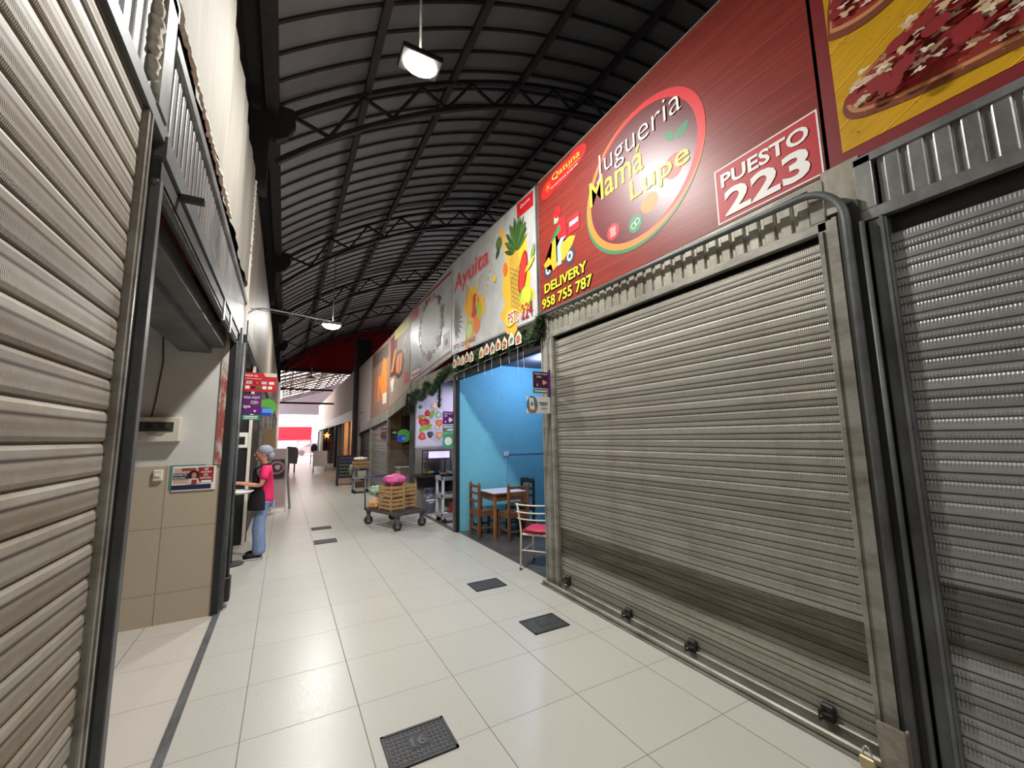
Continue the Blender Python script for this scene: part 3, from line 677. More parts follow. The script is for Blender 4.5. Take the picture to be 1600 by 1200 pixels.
t = thing('payment_plaque', 'small dark maroon payment plaque on the pale far shutter', 'plaque', (XR-.06, 13.6, 1.7))
bx('plate', pr(70, 24, 40), t, XR+.0, XR+.045, 13.25, 14.15, 1.72, 2.05)
text(Frame('R', XR-.001), 'lettering', t, 'PAGA AQUÍ', WHITE, -14.05, 1.94, -13.4, 2.0, off=.004)
t = thing('roller_shutter', 'dark roller shutter at the end of the covered row', 'shutter', (XR, 17.5, 0))
curtain(XR+.12, -1, 16.2, 18.9, .05, 2.05, .1, M_shD, t); MB().box(XR-.03, XR+.1, 18.9, 19.05, 0, 1.95).build('side_guide', M_alu, t)
# partitions
struct('wall_partition_juice', MB().box(XR+.1, 6.5, 4.10, 4.2, 0, 3.2), M_white)
struct('wall_blue', MB().box(XR+.06, 6.6, 7.26, 7.36, 0, 3.14), M_blue)
struct('wall_blue_stall_rear', MB().box(6.5, 6.6, 4.2, 7.26, 0, 3.14), M_blue)
struct('ceiling_blue_stall', MB().box(XR+.1, 6.6, 4.1, 7.36, 3.14, 3.2), mat(srgb(90, 90, 100), .8, 0, .1))
struct('wall_partition_fruit', MB().box(XR+.06, 6.6, 10.18, 10.28, 1.47, 3.2), mat(srgb(214, 208, 220), .6, 0, .05))
struct('wall_partition_fruit_dado', MB().box(XR+.06, 6.6, 10.17, 10.28, 0, 1.47), M_wtile2)
struct('wall_rear_stalls', MB().box(6.6, 6.7, 7.36, 19.4, 0, 3.2), M_white)
struct('ceiling_stalls', MB().box(XR+.1, 6.7, 7.36, 19.4, 3.16, 3.22), mat(srgb(60, 60, 64), .8, 0, .1))
struct('wall_partition_brown', MB().box(XR+.06, 6.6, 13.05, 13.12, 1.35, 3.2), mat(srgb(122, 92, 66), .7, 0, .15))
struct('wall_partition_brown_dado', MB().box(XR+.06, 6.6, 13.04, 13.12, 0, 1.35), mat(srgb(128, 116, 100), .6, 0, .1))
struct('wall_partition_end', MB().box(XR+.06, 6.6, 19.3, 19.4, 0, 3.2), M_dsteel)
struct('ceiling_juice_stalls', MB().box(XR+.1, 6.7, -6, 4.1, 3.16, 3.22), M_dsteel)
tag(MB().box(XR-.02, XR+.06, 7.36, 10.3, 0, .02).box(XR-.0, XR+.03, 7.36, 10.3, .02, .03).build('threshold_track', M_steel), 'metal threshold track on the floor of the fruit-poster stall', 'track')
# fruit poster
FP = Frame('F', 10.165)
t = thing('fruit_poster', 'large white poster of scattered fruit on the partition above the counter', 'poster', (3.3, 10.17, 1.5))
bx('sheet', pr(224, 218, 228), t, XR+.07, 4.6, 10.165, 10.178, 1.5, 3.1)
A = Art(FP)
for (x, y, r, c_) in ((649, 655, .13, LGRN), (668, 646, .10, RED), (664, 662, .16, RED), (660, 660, .12, pr(226, 60, 60)), (685, 648, .12, pr(160, 196, 150)), (686, 661, .12, ORG), (683, 668, .08, pr(200, 190, 170)), (672, 679, .10, pr(70, 66, 76)), (686, 680, .12, pr(240, 180, 110)), (646, 682, .12, pr(214, 80, 80)), (657, 652, .07, ORG), (680, 634, .14, pr(236, 206, 170)), (695, 670, .08, RED), (657, 636, .06, GRN)):
    a, b = FP.px(x, y); a = max(a, 2.9+r); A.blob(a, b, r*.8, c_, 18, .2, 1, int(x)); A.blob(a+.01, b, r*.4, mat(tuple(min(1, q*1.5+.05) for q in c_.node_tree.nodes['Principled BSDF'].inputs[0].default_value[:3]), .5, 0, 0), 12, .2, 1, int(x))
for (x, y, an) in ((672, 655, 1.2), (655, 676, .9), (662, 672, .6)): a, b = FP.px(x, y); A.leaf(a, b, .26, .06, an, LGRN)
A.build('fruit_picture', t)
# counter, display case, gas, trolley in the fruit stall
t = thing('counter_table', 'dark narrow counter against the partition under the fruit poster', 'counter', (3.3, 9.9, 0))
bx('worktop', M_dwood, t, 2.83, 3.95, 9.5, 10.16, .79, .83); bx('side_panel', M_dwood, t, 3.62, 3.66, 9.55, 10.15, 0, .79); bx('brace', M_dwood, t, 2.9, 3.62, 10.1, 10.15, .5, .78)
t = thing('display_case', 'glass display case of packed snacks on the dark counter', 'display case', (3.25, 9.8, .83))
mb = MB()
for x in (2.98, 3.56):
    for y in (9.56, 10.0): mb.box(x, x+.02, y, y+.02, .83, 1.42)
mb.box(2.98, 3.58, 9.56, 10.02, .83, .85).box(2.98, 3.58, 9.56, 10.02, 1.4, 1.42).box(2.98, 3.58, 9.56, 10.02, 1.2, 1.21).build('frame', M_dsteel, t)
bx('glass_front', M_glass, t, 3.0, 3.56, 9.562, 9.566, .85, 1.2)
bx('lit_top_panel', mat((.55, .5, .9), .5, 0, 0, emit=1.2), t, 3.02, 3.54, 9.60, 9.62, 1.23, 1.39)
rr = random.Random(4)
def goods(label, x, y, z, c_, r=.05, g=None, nm='snack_bag'):
    tag(MB().ball((x, y, z+r*.8), (r*1.2, r, r*.8), 10, 6, lambda d: 1+.12*math.sin(9*d.x+7*d.y)).build(nm, c_, None, True), label, 'snack', g)
for k, (c_, nmc) in enumerate(((YEL, 'yellow'), (WHITE, 'white'), (BLU, 'blue'), (pr(200, 190, 170), 'beige'), (RED, 'red'), (pr(120, 120, 150), 'grey'))):
    goods('small %s bag of snacks in the glass display case' % nmc, 3.07+.09*k, 9.75, .85+(.0), c_, .045, 'snack bags in the display case')
t = thing('gas_cylinder', 'grey gas cylinder standing under the dark counter', 'gas cylinder', (2.98, 9.45, 0))
MB().lathe([(.13, 0), (.14, .02), (.12, .04), (.15, .07), (.155, .3), (.145, .38), (.09, .43), (.04, .45)], (2.98, 9.45, 0), 28).build('tank', mat(srgb(96, 100, 112), .4, .1, .1), t, True)
mb = MB()
for a in (0.3, 1.87, 3.44, 5.0): mb.box(2.98+.085*math.cos(a)-.02, 2.98+.085*math.cos(a)+.02, 9.45+.085*math.sin(a)-.008, 9.45+.085*math.sin(a)+.008, .42, .54)
mb.lathe([(.1, .53), (.105, .54), (.1, .55), (.07, .55), (.07, .53)], (2.98, 9.45, 0), 24).build('collar', mat(srgb(80, 84, 96), .4), t)
MB().tube([(2.98, 9.45, .44), (2.98, 9.45, .52)], .018, 8).build('valve', M_brass, t)
A = Art(Frame('F', 9.292)); A.line([(2.88, .30), (3.08, .30)], .035, WHITE); A.line([(2.94, .25), (3.04, .25)], .02, WHITE); A.build('white_marking', t)
def caster(mb, x, y, r=.05): mb.lathe([(r*.4, -.015), (r, -.012), (r, .012), (r*.4, .015)], (x, y, r), 16, 'y')
t = thing('utility_trolley', 'grey three-shelf plastic trolley standing inside the fruit-poster stall', 'trolley', (2.98, 8.2, 0))
for z in (.16, .53, .88):
    MB().box(2.79, 3.35, 8.0, 8.42, z-.03, z, ch=.01).box(2.79, 3.35, 8.0, 8.02, z, z+.05).box(2.79, 2.81, 8.0, 8.42, z, z+.05).box(3.33, 3.35, 8.0, 8.42, z, z+.05).box(2.79, 3.35, 8.4, 8.42, z, z+.05).build('shelf', M_gplas, t)
for x in (2.83, 3.31):
    for y in (8.03, 8.39): MB().box(x-.025, x+.025, y-.02, y+.02, .1, .88, ch=.006).build('upright', mat(srgb(190, 190, 196), .5, 0, .05), t)
for x in (2.86, 3.28):
    for y in (8.05, 8.37): m_ = MB(); caster(m_, x, y, .055); m_.box(x-.02, x+.02, y-.022, y+.022, .06, .13).build('caster', M_rubber, t)
tag(MB().box(3.05, 3.26, 8.08, 8.3, .165, .42, ch=.02).build('storage_box', pr(170, 30, 36)), 'red box on the lowest shelf of the grey trolley in the stall', 'box')
tag(MB().ball((3.03, 8.2, .955), (.2, .14, .06), 20, 10, lambda d: 1+.25*math.sin(11*d.x)*math.sin(9*d.y)).build('black_cloth', M_black, None, True), 'crumpled black cloth on top of the grey trolley in the stall', 'cloth')
tag(MB().lathe([(.03, 0), (.045, .03), (.03, .05)], (2.92, 8.1, .17), 12).build('white_cup', WHITE), 'small white cup on the lowest shelf of the grey trolley', 'cup')
# payment plaques hung on posts
def plaque(name, label, F, q, m, lines, extra=None, depth=.012, cat='plaque'):
    a0, b1 = F.px(q[0], q[1]); a1, b0 = F.px(q[2], q[3])
    t = thing(name, label, cat, F.P((a0+a1)/2, b0, 0))
    mb = MB(); vs = [F.P(a, b, o) for o in (0, -depth) for a, b in ((a0, b0), (a1, b0), (a1, b1), (a0, b1))]
    mb.add(vs, [(0, 1, 2, 3), (4, 7, 6, 5), (0, 4, 5, 1), (1, 5, 6, 2), (2, 6, 7, 3), (3, 7, 4, 0)]).build('plate', m, t)
    U = lambda u, v: (a0+(a1-a0)*u, b0+(b1-b0)*v)
    for s_, c_, u0, v0, u1, v1 in lines:
        p, q_ = U(u0, v0), U(u1, v1); text(F, 'lettering', t, s_, c_, p[0], p[1], q_[0], q_[1], off=.004, bold=.015)
    if extra:
        A = Art(F); extra(A, U, a1-a0, b1-b0); A.build('emblem', t)
    return t
F7 = Frame('F', 7.33)
plaque('payment_plaque', 'purple payment plaque on the post beside the fruit poster', F7, (692, 643, 709, 663), PURP, [('PAGA AQUÍ', WHITE, .1, .78, .85, .92), ('CON', WHITE, .1, .6, .4, .72)], lambda A, U, w, h: (A.blob(*U(.68, .35), w*.18, WHITE, 14, .4, 1, 3), A.ell(*U(.25, .2), w*.06, w*.06, WHITE)))
plaque('payment_plaque', 'teal strip plaque under the purple payment plaque beside the fruit poster', F7, (692, 664, 709, 670), TEAL, [], lambda A, U, w, h: (A.rect(*U(.08, .4), *U(.92, .65), WHITE),))
plaque('payment_plaque', 'green payment plaque with white disc beside the fruit poster', F7, (692, 673, 709, 700), GRN and pr(70, 150, 120), [('PAGA AQUÍ', WHITE, .1, .82, .9, .9)], lambda A, U, w, h: (A.ell(*U(.5, .4), w*.34, w*.36, WHITE),))
F4 = Frame('F', 4.06)
plaque('payment_plaque', 'dark purple payment plaque on the post of the blue stall', F4, (833, 580, 857, 607), pr(62, 20, 50), [('PAGA AQUÍ', WHITE, .08, .8, .92, .93), ('CON', WHITE, .2, .62, .5, .73)], lambda A, U, w, h: (A.blob(*U(.72, .35), w*.15, PINK, 14, .4, .8, 3), A.ell(*U(.25, .18), w*.05, w*.08, PINK), A.line([U(.05, .5), U(.3, .3)], w*.04, pr(150, 30, 50))))
plaque('payment_plaque', 'grey-green strip plaque under the dark purple plaque', F4, (833, 607, 857, 615), pr(110, 130, 110), [], lambda A, U, w, h: (A.rect(*U(.1, .35), *U(.9, .6), WHITE),))
plaque('side_flag', 'purple plaque turned edge-on at the corner of the juice bar shutter post', Frame('F', 4.05), (857, 578, 860.5, 618), PURP, [])
plaque('payment_plaque', 'white payment plaque with a hand holding a phone on the post', F4, (824, 619, 860, 646), pr(222, 222, 216), [('plin', NAVY, .6, .2, .85, .35)], lambda A, U, w, h: (A.ell(*U(.2, .5), w*.24, h*.52, pr(90, 120, 130)), A.blob(*U(.2, .3), w*.16, pr(190, 120, 80), 14, .3, 1, 3), A.poly([U(.1, .25), U(.3, .2), U(.26, .9), U(.06, .92)], WHITE), A.ell(*U(.19, .55), w*.06, h*.12, TEAL), A.rect(*U(.5, .6), *U(.9, .66), NAVY), A.rect(*U(.55, .48), *U(.86, .53), NAVY)))

# furniture in the blue stall
def table():
    t = thing('dining_table', 'square wooden table with white top in front of the blue wall', 'table', (3.46, 6.68, 0))
    w = .33
    bx('tabletop', M_wood, t, 3.46-w, 3.46+w, 6.68-w, 6.68+w, .725, .752, ch=.004); bx('white_top_sheet', mat(srgb(214, 208, 222), .35, 0, .03), t, 3.46-w+.01, 3.46+w-.01, 6.68-w+.01, 6.68+w-.01, .752, .757)
    for sx in (-1, 1):
        for sy in (-1, 1): MB().box(3.46+sx*(w-.02), 3.46+sx*(w-.065), 6.68+sy*(w-.02), 6.68+sy*(w-.065), 0, .725, ch=.004).build('leg', M_woodl if (sx, sy) == (-1, -1) else M_wood, t)
    for s_ in (-1, 1):
        bx('apron', M_wood, t, 3.46-w+.06, 3.46+w-.06, 6.68+s_*(w-.03), 6.68+s_*(w-.05), .62, .71); bx('apron', M_wood, t, 3.46+s_*(w-.03), 3.46+s_*(w-.05), 6.68-w+.06, 6.68+w-.06, .62, .71)
    return t
table()
def chair(label, loc, rz, m=M_wood, arch=False):
    t = thing('dining_chair', label, 'chair', loc, rz, 'wooden chairs around the table'); w = .185
    def L(n_, *a): return MB(True).box(*a, ch=.004).build(n_, m, t)
    L('seat', -w-.01, w+.01, -.17, .2, .42, .445)
    for sx in (-1, 1):
        MB(True).box(sx*w-.022, sx*w+.022, -.2, -.155, 0, .90, ch=.006).tube([(sx*w, -.1775, .89), (sx*w, -.1775, .925)], [.022, .012], 8).build('leg', m, t)
        L('leg', sx*w-.02, sx*w+.02, .155, .195, 0, .42)
        L('side_rail', sx*w-.01, sx*w+.01, -.155, .155, .35, .42); L('stretcher', sx*w-.01, sx*w+.01, -.155, .155, .14, .175)
    L('front_rail', -w+.02, w-.02, .165, .185, .35, .42); L('rear_rail', -w+.02, w-.02, -.19, -.165, .35, .42); L('stretcher', -w+.02, w-.02, .165, .185, .2, .235); L('stretcher', -w+.02, w-.02, -.187, -.167, .12, .155)
    for z in (.58, .71, .83): L('back_slat', -w+.02, w-.02, -.187, -.167, z, z+.045)
    if arch:
        MB(True).prism([(-w+.02, .84), (w-.02, .84), (w-.02, .9), (w*.6, .925), (w*.3, .905), (0, .935), (-w*.3, .905), (-w*.6, .925), (-w+.02, .9)], -.187, -.167).build('crest_rail', m, t)
    return t
chair('brown wooden chair at the left side of the table, nearest the blue wall corner', (3.16, 6.80, 0), -PI/2)
chair('brown wooden chair with its back to the camera at the near side of the table', (3.50, 6.34, 0), .0)
chair('dark wooden chair with scalloped top on the far right of the table', (3.93, 6.85, 0), PI/2+.1, M_dwood, True)
t = thing('metal_chair', 'cream metal chair with curved back bars and red cushion beside the post', 'chair', (3.06, 4.80, 0), math.radians(37-90))
w = .19
for sx in (-1, 1):
    MB(True).tube([(sx*w, -.25, .02), (sx*w, -.21, .45), (sx*w*1.02, -.24, .62), (sx*w*1.05, -.31, .84)], .013, 8).build('leg', M_cream, t, True)
    MB(True).tube([(sx*w, .22, .02), (sx*w*.95, .19, .44)], .013, 8).build('leg', M_cream, t, True)
    MB(True).tube([(sx*w, -.23, .22), (sx*w, .2, .22)], .008, 6).build('stretcher', M_cream, t, True)
    for yy in (-.25, .22): MB(True).lathe([(.015, 0), (.016, .02), (.014, .025)], (sx*w, yy, 0), 8).build('foot_cap', M_black, t)
MB(True).tube([(-w, -.22, .24), (w, -.22, .24)], .008, 6).build('stretcher', M_cream, t, True)
MB(True).box(-w-.005, w+.005, -.2, .2, .42, .445, ch=.01).build('seat_frame', M_cream, t)
MB(True).box(-w, w, -.19, .19, .445, .50, ch=.025).build('cushion', pr(190, 40, 70), t)
for z, yy in ((.83, -.31), (.73, -.28), (.64, -.25)):
    MB(True).tube([(-w*1.25, yy+.04, z-.0), (-w*1.05, yy-.0, z), (-w*.5, yy-.035, z), (0, yy-.045, z), (w*.5, yy-.035, z), (w*1.05, yy, z), (w*1.25, yy+.04, z)], .009, 8).build('back_bar', M_cream, t, True)
t = thing('socket_box', 'small white socket box with conduit on the blue wall', 'socket', (3.95, 7.25, 1.25))
a, b = Frame('F', 7.25).px(791, 709)
bx('box', WHITE, t, a-.05, a+.05, 7.225, 7.26, b-.04, b+.04, ch=.006); bx('conduit', mat(srgb(120, 176, 214), .6), t, a+.05, 6.4, 7.24, 7.26, b-.012, b+.008); bx('conduit', mat(srgb(120, 176, 214), .6), t, a-.01, a+.008, 7.24, 7.26, 0, b-.04)
t = thing('ceiling_lamp', 'small round lamp glowing under the ceiling of the blue stall', 'lamp', (4.1, 5.9, 3.14))
lx, ly = 4.15, 6.2
MB().lathe([(.07, 3.135), (.07, 3.11), (.05, 3.1)], (lx, ly, 0), 20).build('housing', M_white, t); MB().lathe([(.055, 3.10), (.05, 3.08), (.02, 3.07)], (lx, ly, 0), 20).build('bulb', mat((.9, .95, 1), .5, 0, 0, emit=14), t)
def light(kind, loc, e, col, size=.1, rot=None, spot=None, parent=None, name='light', blend=.5, sx=None):
    l = bpy.data.lights.new(name, kind); l.energy = e; l.color = col
    if kind == 'AREA': l.size = size; 
    if kind == 'AREA' and sx: l.shape = 'RECTANGLE'; l.size_y = sx
    if kind in ('POINT', 'SPOT'): l.shadow_soft_size = size
    if kind == 'SPOT': l.spot_size = spot; l.spot_blend = blend
    o = bpy.data.objects.new(name, l); C.objects.link(o); o.location = loc
    if rot: o.rotation_euler = rot
    if parent: o.parent = parent; o.location = Vector(loc)-wl(parent)
    return o
light('POINT', (lx, ly, 3.0), 62, (.5, .62, 1), .06, parent=t)
# tube lamp in the fruit stall
t = thing('tube_lamp', 'violet-white tube lamp under the ceiling of the fruit-poster stall', 'lamp', (4.0, 9.0, 3.14))
bx('housing', WHITE, t, 3.97, 4.05, 8.4, 9.6, 3.11, 3.158); bx('tube', mat((.75, .7, 1), .5, 0, 0, emit=8), t, 3.99, 4.03, 8.45, 9.55, 3.085, 3.11)
light('AREA', (4.01, 9, 3.07), 34, (.78, .72, 1), .06, (0, 0, 0), parent=t, sx=1.1)
# brown stall goods
FB = Frame('F', 13.03)
plaque('exit_arrow_sign', 'black sign with white-green arrow on the brown stall wall', FB, (611, 671, 621, 686), BLK, [], lambda A, U, w, h: (A.rect(*U(.15, .62), *U(.7, .74), WHITE), A.poly([U(.55, .45), U(.9, .68), U(.55, .9)], WHITE), A.rect(*U(.1, .12), *U(.9, .3), GRN)), cat='sign')
plaque('wall_picture', 'dark framed panel high on the brown stall wall', FB, (628, 650, 641, 695), pr(52, 28, 22), [], lambda A, U, w, h: (A.rect(*U(.2, .1), *U(.9, .5), pr(90, 30, 26)),), cat='picture')
FB2 = Frame('F', 10.5)
a, b = FB2.px(631, 681)
t = thing('round_payment_sign', 'round green and blue payment sign hanging at the brown stall', 'sign', (a, 10.5, b-.15))
A = Art(FB2, 0); A.ell(a, b, .17, .17, pr(90, 170, 70)); A.poly([(a-.17, b-.14), (a+.05, b-.16), (a+.04, b+.02), (a-.17, b+.02)], pr(50, 80, 190)); A.ell(a+.0, b-.07, .05, .05, pr(90, 170, 220)); A.build('printed_face', t)
MB(True).lathe([(.165, 0), (.165, .012)], (0, 0, 0), 24, 'y').build('disc', WHITE, t).location = (0, .002, .15)
MB().tube([(a, 10.5, b+.15), (a, 10.5, 2.5)], .004, 6).build('hanging_cord', M_black, t)
t = thing('kitchen_counter', 'pale counter with dark pans at the back of the brown stall', 'counter', (3.4, 12.6, 0))
bx('worktop', M_gplas, t, 3.0, 4.2, 12.3, 13.0, .82, .86); bx('cabinet', mat(srgb(150, 140, 126), .6), t, 3.03, 4.17, 12.35, 12.98, 0, .82)
tag(MB().lathe([(.12, 0), (.16, .02), (.16, .2), (.14, .2), (.14, .03)], (3.7, 12.6, .86), 20).build('cooking_pot', M_black), 'black cooking pot on the counter of the brown stall', 'pot')

# ================================================================== GARLANDS
def garland(name, label, path, r, n, tube_r=.02):
    R2 = random.Random(hash(label) % 1000 if False else len(label)); mb = MB(); L = []
    for p, q in zip(path, path[1:]): L.append((Vector(q)-Vector(p)).length)
    tot = sum(L); mats = [mat(srgb(52, 76, 40), .7, 0, .2), mat(srgb(84, 108, 62), .7, 0, .2), mat(srgb(38, 56, 32), .7, 0, .2)]
    mb.use(mats[2]).tube(path, tube_r, 6)
    for k in range(n):
        s = R2.uniform(0, tot); i = 0
        while i < len(L)-1 and s > L[i]: s -= L[i]; i += 1
        p = Vector(path[i]).lerp(Vector(path[i+1]), min(1, s/L[i])); d = (Vector(path[i+1])-Vector(path[i])).normalized()
        v = Vector((R2.gauss(0, 1), R2.gauss(0, 1), R2.gauss(0, 1))); v -= d*v.dot(d); v.normalize(); v = (v+d*R2.uniform(-.5, .5)).normalized()
        e = p+v*r*R2.uniform(.7, 1.15); w = v.cross(d).normalized()*.006; m0 = p+v*tube_r*.5
        mb.use(mats[R2.choice((0, 0, 1, 2))]); mb.add([m0-w, m0+w, e+w*.4, e-w*.4], [(0, 1, 2, 3)])
    return tag(mb.build(name, None), label, 'garland')
def catm(pts, n=6):
    out = []; P = [Vector(p) for p in pts]; P = [P[0]]+P+[P[-1]]
    for i in range(1, len(P)-2):
        for k in range(n):
            t = k/n; a, b, c, d = P[i-1], P[i], P[i+1], P[i+2]
            out.append(.5*((2*b)+(-a+c)*t+(2*a-5*b+4*c-d)*t*t+(-a+3*b-3*c+d)*t**3))
    return out+[P[-2]]
pa = []
for k in range(13):
    y = 4.16+k*.245; pa.append((XR-.07-.03*(k % 2), y, 3.0+(.07 if k % 2 == 0 else -.06)+(.1 if k == 0 else 0)))
garland('pine_garland', 'green tinsel pine garland along the top of the blue stall', catm([(XR-.08, 4.2, 2.9), (XR-.09, 4.14, 3.08)]+pa, 4), .085, 5200)
garland('pine_garland', 'green garland strand hanging straight down left of the blue stall', catm([(XR-.06, 7.3, 3.05), (XR-.08, 7.72, 3.0), (XR-.08, 7.95, 2.85), (XR-.08, 7.98, 2.6), (XR-.08, 8.0, 2.32)], 5), .09, 1800)
garland('pine_garland', 'dark green garland looped in swags above the fruit-poster stall', catm([(XR-.07, 7.95, 2.98), (XR-.08, 8.3, 2.75), (XR-.08, 8.6, 2.7), (XR-.08, 8.85, 2.9), (XR-.08, 9.1, 2.66), (XR-.08, 9.4, 2.66), (XR-.08, 9.6, 2.82), (XR-.08, 9.85, 2.6), (XR-.08, 10.1, 2.78), (XR-.08, 10.2, 2.35)], 5), .10, 3000)
garland('pine_garland', 'dark garland strand hanging by the grey post of the brown stall', catm([(XR-.07, 10.5, 2.86), (XR-.08, 10.55, 2.6), (XR-.08, 10.55, 2.3)], 5), .08, 800)
fl = None; FLc = [pr(226, 200, 150), pr(224, 180, 90), pr(214, 196, 180), pr(220, 150, 120)]
words = 'FELIZ NAVIDAD'
kk = 0
for k, ch in enumerate(words):
    if ch == ' ': continue
    y = 6.90-k*.195; z = 3.02+.02*(k % 2)-.004*k; x = XR-.17
    t = thing('paper_pennant', 'small festive paper pennant with the letter %s on the garland, %s from the left' % (ch, ('first', 'second', 'third', 'fourth', 'fifth', '', 'sixth', 'seventh', 'eighth', 'ninth', 'tenth', 'eleventh', 'twelfth')[k]), 'pennant', (x, y, z), 0, 'festive pennants on the garland')
    MB().prism([(y-.075, z-.06), (y+.075, z-.06), (y+.08, z+.04), (y, z+.12), (y-.08, z+.04)], x, x+.004, 'x').build('card', pr(236, 226, 206), t)
    A = Art(Frame('R', x)); A.poly([(-y-.055, z-.045), (-y+.055, z-.045), (-y+.055, z+.03), (-y, z+.09), (-y-.055, z+.03)], FLc[kk % 4]); A.ell(-y+.03, z+.02, .025, .03, (RED, GRN, ORG)[kk % 3]); A.build('print', t)
    text(Frame('R', x), 'letter', t, ch, (MAR, DGRN, pr(150, 60, 30))[kk % 3], -y-.035, z-.04, -y+.03, z+.05, off=.006, bold=.02); kk += 1
mb = MB()
for y, L_ in ((6.95, .14), (6.6, .2), (6.0, .12), (5.75, .22), (5.5, .26), (5.2, .2), (4.95, .16), (4.7, .34), (4.55, .3)):
    mb.tube([(XR-.1, y, 2.9), (XR-.1, y+.01, 2.9-L_/2), (XR-.1, y-.01, 2.9-L_)], .002, 5); mb.ball((XR-.1, y-.01, 2.9-L_), .008, 6, 4)
mb.tube([(XR-.1, 4.3, 2.91), (XR-.1, 7.1, 2.88)], .004, 5)
tag(mb.build('icicle_light_string', pr(214, 214, 220)), 'unlit white icicle light string hanging below the garland', 'light string')

# ================================================================== FLOOR GRATES
FZ = Frame('Z', .0)
def grate(label, x0, x1, y0, y1, num=False):
    t = thing('floor_grate', label, 'floor grate', ((x0+x1)/2, (y0+y1)/2, 0), 0, 'black floor covers')
    MG = mat(srgb(58, 58, 60), .6, .1, .25, 30); MG2 = mat(srgb(84, 84, 84), .55, .1, .2, 30)
    bx('plate', MG, t, x0, x1, y0, y1, 0, .006)
    mb = MB().box(x0, x1, y0, y0+.016, .004, .010).box(x0, x1, y1-.016, y1, .004, .010).box(x0, x0+.016, y0, y1, .004, .010).box(x1-.016, x1, y0, y1, .004, .010); mb.build('rim', MG, t)
    mb = MB(); n, m_ = 14, 9
    for i in range(1, n):
        x = x0+(x1-x0)*i/n; mb.box(x-.004, x+.004, y0+.02, y1-.02, .006, .0085)
    for j in range(1, m_*1):
        y = y0+(y1-y0)*j/m_; mb.box(x0+.02, x1-.02, y-.003, y+.003, .006, .0085)
    mb.build('raised_grid', MG2, t)
    cx, cy = (x0+x1)/2, (y0+y1)/2
    bx('number_pad', MG, t, cx-.055, cx+.055, cy-.04, cy+.07, .006, .0092)
    if num: text(Frame('Z', .0095), 'number', t, '16', MG2, cx-.045, cy-.03, cx+.045, cy+.05, off=.001, bold=.04)
    return t
grate('black grated floor cover marked 16, nearest the camera', .56, .93, 2.345, 2.63, True)
grate('black floor cover on the right, second from the camera', 1.98, 2.345, 3.22, 3.51)
grate('black floor cover by the blue stall, third from the camera', 1.95, 2.33, 4.40, 4.68)
grate('grey floor cover in the middle of the aisle, nearer of the two far ones', .51, .86, 7.68, 7.95)
grate('grey floor cover in the middle of the aisle, farthest one', .53, .88, 8.88, 9.12)

# ================================================================== LEFT SIDE
t = thing('roller_shutter', 'dusty beige roller shutter filling the left edge', 'shutter', (XL, .6, 0))
curtain(XL-.03, 1, -.6, 1.85, .04, 2.92, .104, M_shL, t, .014)
MB().box(XL-.05, XL+.0, 1.84, 1.905, 0, 2.93, ch=.005).box(XL+.0, XL+.005, 1.87, 1.885, 0, 2.93).build('side_guide', M_alu, t)
bx('bottom_bar', M_alu, t, XL-.04, XL+.0, -.6, 1.84, 0, .04)
tag(MB().box(XL-.09, XL-.03, 1.905, 2.055, 0, 2.92).build('steel_post', M_dsteel), 'dark recessed steel channel beside the dusty left shutter', 'post')
tag(MB().box(XL-.1, XL+.0, 2.055, 2.105, 0, 2.93, ch=.004).build('steel_post', M_steel), 'grey steel post at the near side of the open left stall', 'post')
tag(MB().box(XL-.10, XL+.003, -1.0, 2.12, 2.93, 3.0, ch=.003).build('lintel_beam', M_steel), 'grey lintel above the dusty left shutter', 'beam')
t = thing('header_panel', 'ribbed header panel above the dusty left shutter', 'header panel', (XL, .8, 3.0))
vsheet(XL-.03, 1, -1.0, 2.0, 3.0, 3.50, .095, .016, M_galv, t); MB().box(XL-.03, XL+.01, 1.9, 2.03, 3.0, 3.55).build('end_strip', M_galv, t); bx('upper_rail', M_galv, t, XL-.04, XL+.01, -1, 2.05, 3.50, 3.57)
t = thing('header_panel', 'finely ribbed header panel above the open left stall', 'header panel', (XL, 3.8, 2.95))
vsheet(XL-.02, 1, 2.05, 5.85, 2.96, 3.38, .085, .013, M_galv, t); bx('upper_rail', M_galv, t, XL-.03, XL+.012, 2.05, 5.9, 3.38, 3.44); bx('lower_rail', M_steel, t, XL-.04, XL+.012, 2.05, 5.4, 2.87, 2.965)
mb = MB(); rr = random.Random(5)
pts = [(XL+.0+rr.uniform(-.004, .006), 1.5+k*.03, 3.585+rr.uniform(-.008, .012)) for k in range(85)]; mb.tube(pts, [.009+.012*rr.random()**2 for _ in pts], 7)
pts = [(XL-.004+rr.uniform(-.004, .004), 1.83+rr.uniform(-.012, .012), 3.06+k*.017) for k in range(30)]; mb.tube(pts, [.012+.018*rr.random() for _ in pts], 7)
tag(mb.build('foam_seam', mat(srgb(190, 184, 170), .9, 0, .3, 30), None, True), 'lumpy foam sealant along the joint under the blank left sign board', 'sealant')
